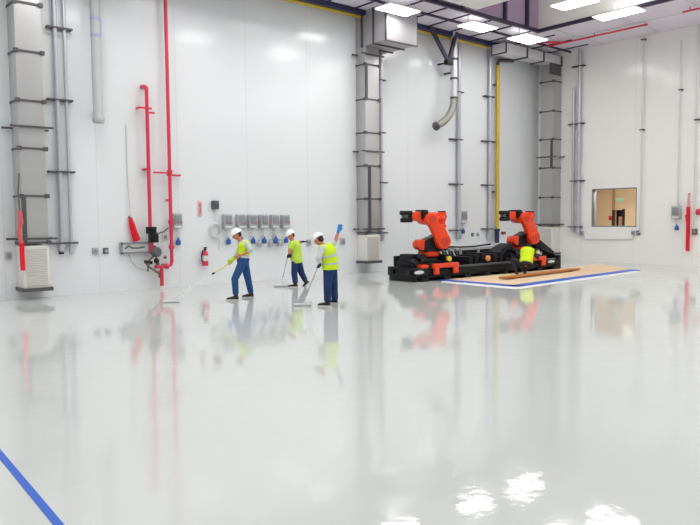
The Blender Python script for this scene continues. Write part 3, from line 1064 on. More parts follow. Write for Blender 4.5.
for wl, px, py, s, m_, lb in outs:
    p = (on_left if wl == 'L' else on_right)(px, py)
    t = thing('outlet', lb, 'outlet', (p.x, D1, p.z) if wl == 'L' else (D2, p.y, p.z), LW if wl == 'L' else RW)
    MB().box((0, -.03, 0), (s, .06, s * 1.15)).build('plate', M[m_], t, bevel=.012)
    MB().cyl((0, -.06, 0), (0, -.085, 0), s * .3, 12).build('socket', M['boxmid'] if m_ != 'boxdark' else M['boxgrey'], t)

# ================================================================ FLOOR COVERINGS
A_, B_, C_ = on_z(443, 280.3), on_z(515, 286.3), on_z(634, 270.2)
Dd = on_z(575, 262.5)
fa, fb, fc = on_z(441, 282.5), on_z(516, 289.3), on_z(640, 272.0)
f = MB()


def slab(mb, pts, z0, z1):
    a = [mb.bm.verts.new((p.x, p.y, z0)) for p in pts]
    b = [mb.bm.verts.new((p.x, p.y, z1)) for p in pts]
    n = len(pts)
    for i in range(n):
        j = (i + 1) % n
        mb.bm.faces.new((a[i], a[j], b[j], b[i]))
    mb.bm.faces.new(a[::-1])
    mb.bm.faces.new(b)
    return mb


A2 = V((15.9, 14.85, 0))
tag(slab(MB(), [A_, B_, C_, on_z(600, 263.8), V((23.9, 14.95, 0)), V((16.6, 14.9, 0))], .006, .012).build('floor_paper', M['paper']), 'brown protective paper sheet on the floor in front of the robot track', 'floor covering')
tag(slab(MB(), [fa, fb, fc, C_, B_, A_], .0005, .005).build('floor_film', M['film']), 'white plastic film strip on the floor outside the blue tape edge', 'floor covering')


def tape(label, pts, wd):
    f_ = MB()
    for p_, q_ in zip(pts[:-1], pts[1:]):
        d_ = (q_ - p_).normalized()
        f_.bar(V((p_.x, p_.y, .0145)) - d_ * wd * .3, V((q_.x, q_.y, .0145)) + d_ * wd * .3, wd, .005)
    return tag(f_.build('masking_tape', M['tape']), label, 'tape')


tape('blue tape edging the brown paper in front of the robots', [A_, B_, C_], .4)
ta_, tb_ = on_z(-6, 447), on_z(62, 529)
d_ = (tb_ - ta_).normalized()
f = MB().bar(V((ta_.x, ta_.y, .003)) - d_ * 2.5, V((tb_.x, tb_.y, .003)) + d_ * 2.0, .058, .004)
tag(f.build('masking_tape', M['tape']), 'blue tape line on the bare floor at the lower left corner', 'tape')
pa, pb = on_z(503, 280.2), on_z(577, 271.0)
tag(MB().bar(V((pa.x, pa.y, .075)), V((pb.x, pb.y, .075)), .24, .05).bar(V((pa.x, pa.y, .04)) + V((.3, .3, 0)), V((pb.x, pb.y, .04)) + V((-.8, .25, 0)), .2, .05)
    .bar(V((pa.x + .4, pa.y + .03, .031)), V((pa.x + .5, pa.y + .03, .031)), .2, .036).bar(V((pb.x - .4, pb.y + .03, .031)), V((pb.x - .5, pb.y + .03, .031)), .2, .036)
    .build('plank', M['wood'], bevel=.006), 'long brown wooden plank lying on the brown paper', 'plank')

# ================================================================ ROBOT TRACK
TR0 = V((15.5, 14.95, 0))
TRZ = math.radians(0.2)
TL, TW, TH = 7.6, 1.15, .42


def track_x(px, py, yy):
    """distance along the rail where the view through a pixel crosses the rail's own line yy from its front"""
    u = ray(px, py)
    o = TR0 + Matrix.Rotation(TRZ, 3, 'Z') @ V((0, yy, 0))
    d = Matrix.Rotation(TRZ, 3, 'Z') @ V((1, 0, 0))
    k = (u.x * o.y - u.y * o.x) / (u.y * d.x - u.x * d.y)
    return k


track = thing('robot_track', 'long black floor rail carrying both orange robots', 'rail', TR0, TRZ)
f = MB()
f.box2((0.0, .0, .1), (TL, .16, TH - .06)).box2((0, TW - .16, .1), (TL, TW, TH - .06)).box2((0, .16, .16), (TL, TW - .16, .3))
f.box2((0, -.03, .2), (TL, .0, .24))
f.build('bed', M['black'], track, bevel=.01)
for s in (.06, TW - .14):
    MB().box2((.05, s, TH - .06), (TL - .05, s + .09, TH)).build('guide_rail', M['boxdark'], track, bevel=.01)
for k in range(8):
    xx = .25 + k * (TL - .5) / 7
    MB().box2((xx - .16, -.07, 0), (xx + .16, TW + .07, .1)).cyl((xx - .1, -.03, .1), (xx - .1, -.03, .15), .03, 8).cyl((xx + .1, -.03, .1), (xx + .1, -.03, .15), .03, 8).build('foot', M['blacks'], track, bevel=.01)
e = MB().box2((-.18, -.02, .16), (0, TW + .02, TH + .02)).box2((-.25, .1, .22), (-.18, .3, .38)).box2((-.25, TW - .3, .22), (-.18, TW - .1, .38)).box2((-.14, 0, .0), (-.04, TW, .16))
e.build('end_stop', M['blacks'], track, bevel=.015)
MB().box2((TL, -.02, .0), (TL + .16, TW + .02, TH + .1)).build('end_stop', M['blacks'], track, bevel=.015)
MB().box2((.12, -.02, TH), (.45, .25, TH + .1)).build('limit_block', M['orange'], track, bevel=.02)
for xx in (track_x(418.5, 277, 0), TL - .5):
    f = MB().ball((0, 0, 0), 1, (.22, .012, .055), None, 20)
    f.move(Matrix.Translation((xx, -.034, .3)))
    f.build('white_badge', M['pale'], track)
# energy chain trough behind the bed with upright hoses
f = MB().box2((.6, TW + .05, .0), (TL, TW + .55, .1)).box2((.6, TW + .5, .1), (TL, TW + .55, .72)).box2((.6, TW + .05, .1), (TL, TW + .08, .5))
f.build('cable_trough', M['black'], track)
n = 46
ch = MB()
for k in range(n):
    xx = 1.9 + k * .115
    ch.box((xx, TW + .28, .72), (.085, .34, .16))
ch.build('cable_chain', M['rubber'], track, bevel=.008)
f = MB()
f.tube([(1.3, .95, .95), (1.8, 1.0, 1.12), (2.6, 1.3, .98), (3.6, 1.42, .92), (4.4, 1.42, .92), (5.2, 1.3, .98)], .03, 8)
f.tube([(1.5, .9, .9), (1.8, .8, .75), (2.1, .9, .6), (2.5, 1.2, .6)], .035, 8)
f.build('hose', M['rubber'], track)
for k in range(7):
    xx = track_x(438, 262, TW) + k * .16
    MB().tube([(xx, TW - .1, .46), (xx + .02, TW - .18, .66), (xx + .05, TW - .05, .86), (xx + .02, TW + .25, .9), (xx, TW + .3, .8)], .028, 8).build('hose', M['boxgrey'] if k % 2 == 0 else M['boxdark'], track)
for k in range(9):
    xx = 2.75 + k * .33
    MB().box2((xx - .1, .2, .3), (xx + .1, TW - .2, .66 + .05 * (k % 3))).build('junction_box', M['black'], track, bevel=.015)
f = MB().box2((3.0, TW - .28, .86), (5.0, TW - .2, .92))
for xx in (3.05, 4.0, 4.95):
    f.box2((xx - .03, TW - .28, .3), (xx + .03, TW - .2, .88))
f.build('pale_rail', M['boxgrey'], track)
xl_ = track_x(487, 260, .1)
MB().box2((xl_ - .07, .1, .3), (xl_ + .07, .4, .55)).build('lamp_post', M['black'], track)
MB().ball((xl_, .06, .58), .1, (1.1, .7, 1)).build('amber_lamp', M['amber'], track)

# ================================================================ ROBOTS


def carriage(xc_, label):
    """moving saddle on the rail, local to the track's direction"""
    loc = TR0 + Matrix.Rotation(TRZ, 3, 'Z') @ V((xc_, 0, 0))
    t = thing('robot_carriage', label, 'carriage', loc, TRZ, 'carriages on the rail')
    MB().box2((-.62, -.02, TH + .002), (.62, TW + .02, TH + .12)).build('saddle_plate', M['black'], t, bevel=.02)
    f = MB().box2((-.5, -.14, TH - .02), (.68, -.02, TH + .12))
    f.box2((-.46, -.14, TH - .22), (-.26, -.05, TH - .02)).box2((.42, -.14, TH - .22), (.66, -.05, TH - .02))
    f.build('front_apron', M['orange'], t, bevel=.02)
    MB().box2((-1.1, .2, TH + .002), (-.64, TW - .2, TH + .2)).box2((-1.05, .3, TH + .2), (-.66, TW - .3, TH + .42)).build('drive_housing', M['black'], t, bevel=.03)
    MB().cyl((-.8, .25, TH + .32), (-.8, .05, TH + .32), .13, 16).cyl((-1.12, .22, TH + .2), (-1.12, .06, TH + .2), .09, 16).build('drive_motor', M['blacks'], t)
    MB().cyl((.35, -.03, TH + .24), (.35, .05, TH + .24), .085, 20).build('yellow_disc', M['sign_y'], t)
    MB().box2((.2, .05, TH + .12), (.55, .35, TH + .38)).build('terminal_box', M['black'], t, bevel=.02)
    return t


def robot(loc, rotz, label):
    """six axis arm; local -x is where the arm reaches, z = 0 is the top of the carriage"""
    t = thing('industrial_robot', label, 'robot', loc, rotz, 'orange robots on the rail')
    MB().box2((-.36, -.36, 0), (.36, .36, .08)).lathe([(0, .08), (.34, .08), (.3, .13), (.27, .2), (0, .2)], 28).box2((-.1, .2, .06), (.45, .45, .19)).build('base', M['black'], t, bevel=.012)
    MB().lathe([(0, .2), (.33, .2), (.35, .23), (.35, .33), (.3, .36), (0, .36)], 32).build('turning_ring', M['orange'], t)
    # rotating column: dark casting that carries the shoulder
    col = MB().prism([(-.32, .56), (.34, .56), (.46, .74), (.46, .98), (.34, 1.08), (-.02, 1.02), (-.3, .9)], -.3, .16)
    col.cyl((.26, -.34, .86), (.26, .2, .86), .24, 28)
    col.build('column', M['blacks'], t, bevel=.03)
    f = MB().cyl((-.36, -.28, .78), (-.36, .12, .78), .17, 24).ball((-.4, -.08, .78), .17, (1, 1.15, .95)).box2((-.4, -.22, .62), (-.16, .1, .92))
    f.build('orange_motor_cover', M['orange'], t, bevel=.02)
    MB().tube([(.1, -.34, .7), (.4, -.42, .62), (.56, -.36, .8), (.5, -.3, 1.05), (.34, -.32, 1.25)], .045, 10).tube([(.05, -.32, .8), (-.1, -.4, .98), (.1, -.4, 1.1), (.3, -.36, 1.2)], .035, 10).build('dress_hose', M['rubber'], t)
    # lower arm, leaning towards -x
    P, Q = V((.28, 0, .88)), V((-.16, 0, 1.59))
    d_ = (Q - P).normalized()
    n_ = V((d_.z, 0, -d_.x))

    def pt(a, s):
        v_ = P + d_ * a + n_ * s
        return (v_.x, v_.z)
    L = (Q - P).length
    arm = MB().prism([pt(-.22, -.14), pt(-.1, -.25), pt(.12, -.25), pt(.4, -.17), pt(L - .2, -.16), pt(L + .05, -.2), pt(L + .2, -.1), pt(L + .2, .1), pt(L + .04, .2), pt(L - .22, .17), pt(.5, .21), pt(.3, .27), pt(.02, .25), pt(-.22, .12)], -.5, -.3)
    arm.cyl((P.x, -.54, P.z), (P.x, -.28, P.z), .24, 28).cyl((Q.x, -.52, Q.z), (Q.x, -.26, Q.z), .2, 28)
    arm.build('lower_arm', M['orange'], t, bevel=.03)
    MB().cyl((P.x, -.56, P.z), (P.x, -.54, P.z), .15, 24).build('joint_cap', M['orange_d'], t)
    MB().cyl((Q.x, -.545, Q.z), (Q.x, -.52, Q.z), .11, 24).build('joint_cap', M['orange_d'], t)
    # counterbalance spur on the back of the lower arm
    s_ = P + d_ * .36 + n_ * .3
    MB().prism([pt(.26, .2), pt(.5, .18), pt(.42, .36), pt(.34, .36)], -.46, -.34).build('spur', M['orange'], t, bevel=.02)
    # upper arm
    zz_ = Q.z + .1
    up = MB().prism([(.02, zz_ - .3), (.16, zz_ - .16), (.16, zz_ + .02), (-.0, zz_ + .1), (-.3, zz_ + .16), (-.42, zz_ + .14), (-.72, zz_ + .12), (-.72, zz_ - .12), (-.42, zz_ - .17), (-.3, zz_ - .26)], -.26, .1)
    up.build('upper_arm', M['orange'], t, bevel=.05)
    f = MB().box2((-.42, -.34, zz_ - .1), (-.2, .14, zz_ + .2)).cyl((-.3, -.4, zz_ + .05), (-.3, -.32, zz_ + .05), .11, 20)
    f.build('elbow_drive', M['blacks'], t, bevel=.03)
    f = MB()
    f.cyl((.14, -.1, zz_ - .1), (.34, -.1, zz_ - .1), .11, 20).cyl((.34, -.1, zz_ - .1), (.5, -.1, zz_ - .08), .15, 20)
    f.cyl((.14, .06, zz_ + .02), (.4, .06, zz_ + .02), .1, 20).box2((.36, -.22, zz_ - .16), (.54, .12, zz_ + .12)).box2((.3, -.2, zz_ - .3), (.52, -.0, zz_ - .1))
    f.build('wrist_motors', M['orange'], t, bevel=.03)
    MB().cyl((.55, -.12, zz_ - .03), (.5, -.12, zz_ - .03), .1, 18).box2((.42, -.24, zz_ + .12), (.5, .12, zz_ + .16)).build('motor_cap', M['blacks'], t)
    # wrist fork and flange
    f = MB().box2((-1.02, -.24, zz_ + .03), (-.7, -.05, zz_ + .17)).box2((-1.0, -.24, zz_ - .2), (-.7, -.05, zz_ - .05)).box2((-.78, -.2, zz_ - .14), (-.7, .05, zz_ + .14))
    f.cyl((-1.02, -.15, zz_ + .1), (-1.1, -.15, zz_ + .1), .075, 16).cyl((-1.0, -.15, zz_ - .125), (-1.08, -.15, zz_ - .125), .075, 16)
    f.build('wrist_fork', M['blacks'], t, bevel=.03)
    MB().cyl((-.94, -.22, zz_ - .01), (-.94, -.06, zz_ - .01), .07, 16).build('tool_flange', M['boxdark'], t)
    for c_ in t.children:
        if not c_.name.startswith(('base', 'turning_ring')):
            c_.location.z = -.2
    return t


for px, l1, l2, yaw_, px2 in ((428.5, 'orange and black robot arm nearer the workers, standing left on the rail', 'black carriage with orange apron under the near robot arm', -.30, 0),
                              (519, 'orange and black robot arm farther off, right on the rail behind the kneeling worker', 'black carriage with orange apron under the far robot arm', -.16, 0)):
    xx = track_x(px, 262, TW / 2)
    carriage(xx, l2)
    robot(TR0 + Matrix.Rotation(TRZ, 3, 'Z') @ V((xx, TW / 2, TH + .12)), TRZ + yaw_, l1)
# covers draped near the far robot
xx = track_x(519, 262, TW / 2)
for sx, lb in ((-1.2, 'black cable guard sloping up to the left side of the far robot'), (1.0, 'black cable guard sloping down on the right side of the far robot')):
    loc = TR0 + Matrix.Rotation(TRZ, 3, 'Z') @ V((xx + sx, .3, TH))
    t = thing('cable_guard', lb, 'cover', loc, TRZ)
    if sx < 0:
        f = MB().prism([(-.9, 0), (.5, 0), (.5, .62), (.1, .5)], .05, .6)
    else:
        f = MB().prism([(-.3, 0), (.95, 0), (.95, .22), (-.3, .85)], .05, .6)
    f.build('shell', M['black'], t, bevel=.03)
    MB().tube([(-.6 if sx < 0 else .8, -.02, .1), (-.1, -.05, .35), (.3 if sx < 0 else -.2, 0, .6)], .04, 8).build('hose', M['rubber'], t)
    MB().box2((-.1, .0, .12), (.05, .06, .24)).build('latch', M['boxgrey'], t)

# ================================================================ PEOPLE


class Figure:
    def __init__(self, base, label):
        self.B = V(base)
        self.v = V((base[0], base[1], 0)).normalized()           # away from the viewer
        self.r = V((self.v.y, -self.v.x, 0))
        self.root = thing('person', label, 'person', base)

    def W(self, px, py, t=0.0):
        """point seen at px,py lying t metres nearer than the figure's feet, in the figure's own frame"""
        u = ray(px, py)
        k = ((self.B).dot(self.v) - t) / u.dot(self.v)
        return u * k + V((0, 0, EYE)) - self.B

    def G(self, px, py, z=0.0):
        return on_z(px, py, z) - self.B


def lerp(a, b, s):
    return a + (b - a) * s


def head_parts(fig, body, c, fwd, up, hat=True, hair=True, hat_mat='hat'):
    fwd = fwd.normalized()
    up = (up - fwd * up.dot(fwd)).normalized()
    left = up.cross(fwd)
    R = Matrix((fwd, left, up)).transposed()

    def q(x, y, z):
        return c + R @ V((x, y, z))
    body.ball(q(0, 0, .02), 1, (.1, .078, .112), R, 20)
    body.ball(q(.025, 0, -.055), 1, (.07, .06, .07), R, 18)
    body.ball(q(.055, 0, -.095), 1, (.032, .034, .028), R, 12)
    body.cone(q(.095, 0, .015), q(.118, 0, -.035), .012, .021, 10)
    body.ball(q(.115, 0, -.036), .019)
    body.ball(q(.088, 0, .032), 1, (.018, .05, .012), R, 12)
    body.ball(q(.088, 0, -.068), 1, (.014, .028, .008), R, 12)
    body.ball(q(.088, 0, -.08), 1, (.012, .024, .007), R, 12)
    for s in (-1, 1):
        body.ball(q(-.005, s * .08, -.01), 1, (.026, .014, .036), R, 12)
    for s in (-1, 1):
        MB().ball(q(.088, s * .032, .012), .012, seg=10).build('eye', M['eye'], fig.root)
    if hair:
        h = MB().ball(q(-.03, 0, .02), 1, (.088, .085, .1), R, 20).ball(q(-.055, 0, -.03), 1, (.055, .07, .06), R, 16)
        h.build('hair', M['hair'], fig.root)
    if hat:
        prof = []
        for k in range(9):
            a_ = k / 8 * math.pi / 2
            prof.append((.128 * math.cos(a_), .045 + .115 * math.sin(a_)))
        prof[-1] = (0, .16)
        h = MB().lathe([(0, .03), (.12, .03), (.135, .038)] + prof, 28)
        h.move(Matrix.Diagonal((1.12, .95, 1, 1)))
        h.box((0, 0, .15), (.16, .03, .03))
        h.move(Matrix.Translation(c) @ R.to_4x4() @ Matrix.Translation((-.008, 0, .0)) @ Matrix.Rotation(.04, 4, 'Y'))
        ho = h.build('hard_hat', M[hat_mat], fig.root)
        b = MB()
        rr = []
        pr = []
        n = 32
        for i in range(n):
            a_ = 2 * math.pi * i / n
            ext = .15 + .05 * max(0, math.cos(a_)) ** 2
            pr.append((ext * math.cos(a_) * 1.08, ext * math.sin(a_) * .9))
        lo = [b.bm.verts.new((x_, y_, .03 - .012 * max(0, x_) / .2)) for x_, y_ in pr]
        hi = [b.bm.verts.new((x_, y_, .042 - .012 * max(0, x_) / .2)) for x_, y_ in pr]
        for i in range(n):
            j = (i + 1) % n
            b.bm.faces.new((lo[i], lo[j], hi[j], hi[i]))
        b.bm.faces.new(lo[::-1])
        b.bm.faces.new(hi)
        b.move(Matrix.Translation(c) @ R.to_4x4() @ Matrix.Translation((-.008, 0, .0)))
        b.build('brim', M[hat_mat], ho)


def grip(mb, c, d, wrist, r=.0085, rod=.017, k=1.0):
    """hand closed round a rod through c along d, arriving from wrist"""
    d = d.normalized()
    out = (wrist - c)
    out = (out - d * out.dot(d)).normalized()
    side = d.cross(out)
    pc = c + out * (rod + .016)
    for s in (-.033, -.011, .013, .034):
        mb.cone(pc + d * s * .7 + out * .055, pc + d * s, .014 * k, .015 * k, 10)
        mb.ball(pc + d * s, .015 * k, seg=10)
        R_ = rod + .01
        pts = []
        ln = 5 if abs(s) < .02 else 4
        for i in range(ln + 1):
            a_ = math.radians(10 + 205 * i / 5)
            pts.append(c + d * s * 1.12 + (out * math.cos(a_) + side * math.sin(a_)) * R_)
        mb.limb(pts, [r * k * (1.08 - .05 * i) for i in range(len(pts))], 8)
    th = [pc + d * .03 + out * .03, c + d * .052 - side * (rod + .012) + out * .01, c + d * .05 - side * (rod + .008) - out * .022]
    mb.limb(th, [.014 * k, .0115 * k, .009 * k], 8)
    mb.limb([wrist, pc + out * .04], [.026 * k, .024 * k], 10)


def open_hand(mb, wrist, d, palm_n, k=1.0, curl=.35):
    d = d.normalized()
    palm_n = (palm_n - d * palm_n.dot(d)).normalized()
    s_ = d.cross(palm_n)
    mb.limb([wrist, wrist + d * .03], [.026 * k, .026 * k], 10)
    for o_, L_ in ((-.031, .062), (-.010, .078), (.011, .082), (.031, .074)):
        kn = wrist + d * .095 + s_ * o_
        mb.limb([wrist + d * .02 + s_ * o_ * .6, kn], [.016 * k, .014 * k], 10)
        spread = s_ * o_ * .35
        p1 = kn + d * L_ * .5 + spread + palm_n * curl * .012
        p2 = kn + d * L_ * .82 + spread * 1.6 + palm_n * curl * .04
        p3 = kn + d * L_ * .98 + spread * 1.9 + palm_n * curl * .075
        mb.limb([kn, p1, p2, p3], [.0105 * k, .0095 * k, .009 * k, .008 * k], 8)
    mb.limb([wrist + d * .03 + s_ * .02, wrist + d * .062 + s_ * .052 + palm_n * .012, wrist + d * .095 + s_ * .066 + palm_n * .02], [.016 * k, .0125 * k, .0095 * k], 8)


def torso_rings(pelvis, waist, chest, neck, left, grow=0.0, bottom=0.0, fat=1.15):
    """loft from below the hips to the collar; left = unit vector across the body"""
    out = []
    spine = [pelvis - (waist - pelvis).normalized() * (.1 + bottom), pelvis, lerp(pelvis, waist, .6), waist, lerp(waist, chest, .5), chest, lerp(chest, neck, .5), lerp(chest, neck, .8), neck]
    wid = [.15, .168, .165, .155, .165, .185, .18, .13, .06]
    dep = [.105, .125, .125, .118, .125, .13, .115, .085, .055]
    for i, p in enumerate(spine):
        tg = spine[min(i + 1, len(spine) - 1)] - spine[max(i - 1, 0)]
        l_ = left - tg.normalized() * left.dot(tg.normalized())
        l_.normalize()
        f_ = l_.cross(tg.normalized())
        k_ = fat if i < 7 else 1
        out.append((p, l_ * (wid[i] * k_ + grow), f_ * (dep[i] * k_ + grow)))
    return out


def shoe(fig, ankle, toe_dir, flat=True, pitch=0.0):
    """boot with a pale sole; ankle in the figure's frame"""
    f_ = V((toe_dir.x, toe_dir.y, 0)).normalized()
    R = Matrix((f_, V((0, 0, 1)).cross(f_), V((0, 0, 1)))).transposed() @ Matrix.Rotation(pitch, 3, 'Y')
    b = MB()
    b.rings([(V((-.085, 0, .045)), V((0, .034, 0)), V((0, 0, .035))), (V((-.06, 0, .055)), V((0, .042, 0)), V((0, 0, .052))), (V((0, 0, .06)), V((0, .045, 0)), V((0, 0, .056))),
             (V((.07, 0, .048)), V((0, .048, 0)), V((0, 0, .042))), (V((.14, 0, .04)), V((0, .05, 0)), V((0, 0, .034))), (V((.19, 0, .034)), V((0, .04, 0)), V((0, 0, .026))), (V((.212, 0, .03)), V((0, .02, 0)), V((0, 0, .014)))], 18)
    b.cone(V((-.02, 0, .06)), V((-.02, 0, .17)), .05, .052, 16)
    m4 = Matrix.Translation(ankle) @ R.to_4x4() @ Matrix.Translation((.02, 0, -.088))
    b.move(m4)
    bo = b.fuse('boot', M['shoe'], fig.root, .01, 2)
    s = MB()
    out = [(-.1, .03), (-.06, .045), (.02, .045), (.1, .054), (.17, .05), (.21, .03), (.222, 0)]
    prof = out + [(x_, -y_) for x_, y_ in out[::-1]]
    lo = [s.bm.verts.new((x_, y_, 0)) for x_, y_ in prof]
    hi = [s.bm.verts.new((x_, y_, .022)) for x_, y_ in prof]
    n = len(prof)
    for i in range(n):
        j = (i + 1) % n
        if (V(prof[i]) - V(prof[j])).length > 1e-6:
            s.bm.faces.new((lo[i], lo[j], hi[j], hi[i]))
    bmesh.ops.remove_doubles(s.bm, verts=s.bm.verts, dist=1e-5)
    bmesh.ops.holes_fill(s.bm, edges=s.bm.edges)
    s.move(m4)
    s.build('sole', M['sole'], bo)


def roller(name_label, A, Bf, grip_to, grip_mat, seed, width_dir, pole_mat='boxgrey'):
    """long handled paint roller from A (top) to the floor at Bf, world coordinates"""
    t = thing('paint_roller', name_label, 'roller', Bf, 0, 'long handled floor rollers')
    a = A - Bf
    d = a.normalized()
    wd = width_dir.normalized()
    nk = V((0, 0, .05)) + d * .22
    L = a.length
    MB().cyl(lerp(nk, a, 0), lerp(nk, a, 1 - grip_to), .013, 10).build('pole', M[pole_mat], t)
    MB().cyl(lerp(nk, a, 1 - grip_to), a, .016, 12).build('grip', grip_mat, t)
    MB().cyl(lerp(nk, a, 1 - grip_to - .03), lerp(nk, a, 1 - grip_to + .01), .022, 12).build('collar', M['blacks'], t)
    e = wd * .19
    MB().tube([nk, nk - d * .08, V((0, 0, .1)) + e * .2, V((0, 0, .1)) + e * .9, V((0, 0, .06)) + e * 1.12, V((0, 0, .05)) + e * 1.0], .008, 8).build('frame', M['conduit'], t)
    MB().cyl(V((0, 0, .037)) - e, V((0, 0, .037)) + e, .035, 20).build('sleeve', M['nap'], t)
    MB().cyl(V((0, 0, .037)) - e * 1.04, V((0, 0, .037)) + e * 1.06, .022, 12).build('core', M['conduit'], t)
    return t, A, Bf


# ---- worker with the yellow pole (left)
fg = Figure(on_z(241, 299.2), 'worker in lime vest over grey shirt, striding left with a yellow handled roller')
poleB = on_z(171, 303.0)
poleA = fg.W(245.5, 252.8, .12) + fg.B
roller('roller with a yellow grip pushed toward the red riser', poleA, poleB, .48, M['pole_y'], 1, V((1, -.6, 0)), 'pole')


def on_pole(fig, A, B, px):
    best = min(range(401), key=lambda k: abs(ppx(lerp(A, B, k / 400)) - px))
    return lerp(A, B, best / 400) - fig.B


def ppx(P):
    d = P - V((0, 0, EYE))
    return 350 + CAM_F * d.dot(RT) / d.dot(FW)


W, G = fg.W, fg.G
fw = -fg.r
near = -fg.v                    # toward the viewer = this man's left
pel, wai, che, nek = W(243, 261.5, 0), W(243.8, 254.5, 0), W(244.6, 246.5, 0), W(241.3, 240.6, 0)
hN, hF = on_pole(fg, poleA, poleB, 238.5), on_pole(fg, poleA, poleB, 230.5)
pd = (poleB - poleA).normalized()
shN, shF = W(246, 243.6, .19), W(242.3, 243.4, -.19)
elN, elF = W(251, 250.2, .3), W(236.8, 253.2, -.2)
wrN, wrF = hN + V((0, 0, .05)) + fg.r * .06, hF + V((0, 0, .06)) + fg.r * .03
anN, anF = G(236, 299.9) + V((0, 0, .088)), G(251.2, 297.3) + V((0, 0, .088))
hipN, hipF = W(242.2, 263.5, .09), W(244.5, 263.5, -.09)
knN, knF = W(234.8, 278.8, .14), W(248, 279, -.22)
body = MB()
head_c = W(236.8, 234.6, 0)
head_parts(fg, body, head_c, fw * .86 + V((0, 0, -.42)) + near * .1, V((0, 0, 1)) + fw * .4)
body.limb([nek - V((0, 0, .05)), head_c - V((0, 0, .04)) - fw * .03], [.06, .055])
body.rings(torso_rings(pel, wai, che, nek, near, -.015))
for sh, el, wr in ((shN, elN, wrN), (shF, elF, wrF)):
    body.limb([sh, el, lerp(el, wr, .5), wr], [.054, .042, .036, .026])
body.limb([hipN, knN, lerp(knN, anN, .35), anN], [.078, .054, .05, .038])
body.limb([hipF, knF, lerp(knF, anF, .35), anF], [.078, .054, .05, .038])
for an in (anN, anF):
    body.limb([an, an + fw * .12 - V((0, 0, .04))], [.035, .028])
grip(body, hN, pd, wrN)
grip(body, hF, pd, wrF)
body.fuse('body', M['skin'], fg.root, .0065, 3)
sh_ = MB().rings(torso_rings(pel, wai, che, nek, near, .006)[1:])
for sh, el, wr in ((shN, elN, wrN), (shF, elF, wrF)):
    sh_.limb([sh, el], [.068, .056])
    sh_.limb([el, lerp(el, wr, .25 if sh is shN else .6)], [.056, .05], ends=(True, False))
sh_.fuse('shirt', M['shirt'], fg.root, .011, 4)
ve = MB().rings(torso_rings(pel, wai, che, nek, near, .026)[3:-1])
ve.ball(shN + fg.v * .03, .082).ball(shF - fg.v * .03, .082)
ve.fuse('safety_vest', M['lime'], fg.root, .011, 4)
je = MB().rings(torso_rings(pel, wai, che, nek, near, .012)[:3])
for hp, kn, an in ((hipN, knN, anN), (hipF, knF, anF)):
    je.limb([hp, kn, lerp(kn, an, .88)], [.112, .088, .076], ends=(True, False))
je.fuse('jeans', M['denim'], fg.root, .011, 4)
gl = MB()
grip(gl, hF, pd, wrF, .0085, .017, 1.3)
gl.limb([wrF, lerp(wrF, elF, .3)], [.038, .046])
gl.fuse('glove', M['glove_l'], fg.root, .007, 1)
shoe(fg, anN, fw)
shoe(fg, anF, fw)

# ---- middle worker, farther back
fg = Figure(on_z(297, 286.6), 'worker in white hard hat and pale lime T-shirt, farthest back, one arm stretched behind')
W, G = fg.W, fg.G
fw = -fg.r
near = -fg.v
poleB = on_z(281, 287.0)
poleA = W(289.6, 249.5, .2) + fg.B
roller('roller with a thin dark pole held upright by the middle worker', poleA, poleB, .18, M['boxdark'], 2, V((1, -.7, 0)))
pd = (poleB - poleA).normalized()
pel, wai, che, nek = W(296.8, 260.5, 0), W(296, 254, 0), W(294.8, 246.5, 0), W(292.4, 240.8, 0)
hN = lerp(poleA, poleB, .17) - fg.B
shN, shF = W(292.6, 244, .2), W(297.5, 243.6, -.16)
elN = W(289.3, 251, .26)
wrN = hN + V((0, 0, .055)) + fg.r * .05
elF, wrF = W(299.8, 242.2, -.1), W(302.2, 241.7, .0)
anN, anF = G(295.6, 287.2) + V((0, 0, .088)), W(306, 281.6, -.12)
hipN, hipF = W(295.2, 262.5, .09), W(298.4, 262.5, -.09)
knN, knF = W(294.3, 273.5, .1), W(301.6, 273.2, -.12)
body = MB()
head_c = W(290.7, 235.3, .02)
head_parts(fg, body, head_c, fw * .84 + V((0, 0, -.4)) + near * .3, V((0, 0, 1)) + fw * .4)
body.limb([nek - V((0, 0, .05)), head_c - V((0, 0, .04)) - fw * .02], [.06, .056])
body.rings(torso_rings(pel, wai, che, nek, near, -.005))
body.limb([shN, elN, lerp(elN, wrN, .5), wrN], [.056, .044, .038, .028])
body.limb([shF, elF, wrF], [.056, .046, .03])
body.limb([hipN, knN, lerp(knN, anN, .35), anN], [.078, .054, .05, .038])
body.limb([hipF, knF, lerp(knF, anF, .35), anF], [.078, .054, .05, .038])
body.limb([anN, anN + fw * .12 - V((0, 0, .04))], [.035, .028])
body.limb([anF, anF + fw * .06 - V((0, 0, .1))], [.035, .028])
grip(body, hN, pd, wrN)
open_hand(body, wrF, fg.r + V((0, 0, .05)), V((0, 0, -1)))
body.fuse('body', M['skin'], fg.root, .0065, 3)
ts = MB().rings(torso_rings(pel, wai, che, nek, near, .03, -.03, 1.2)[0:])
ts.limb([shN, lerp(shN, elN, .75)], [.084, .074], ends=(True, False)).limb([shF, lerp(shF, elF, .5)], [.084, .076], ends=(True, False))
ts.fuse('t_shirt', M['lime2'], fg.root, .011, 4)
je = MB().rings(torso_rings(pel, wai, che, nek, near, .006)[:3])
for hp, kn, an in ((hipN, knN, anN), (hipF, knF, anF)):
    je.limb([hp, kn, lerp(kn, an, .88)], [.115, .092, .078], ends=(True, False))
je.fuse('jeans', M['denim_d'], fg.root, .011, 4)
gl = MB()
grip(gl, hN, pd, wrN, .0085, .017, 1.3)
gl.fuse('glove', M['glove'], fg.root, .007, 1)
gl = MB()
open_hand(gl, wrF, fg.r + V((0, 0, .05)), V((0, 0, -1)), 1.3)
gl.fuse('glove', M['glove'], fg.root, .007, 1)
shoe(fg, anN, fw)
shoe(fg, anF, fw, pitch=.75)

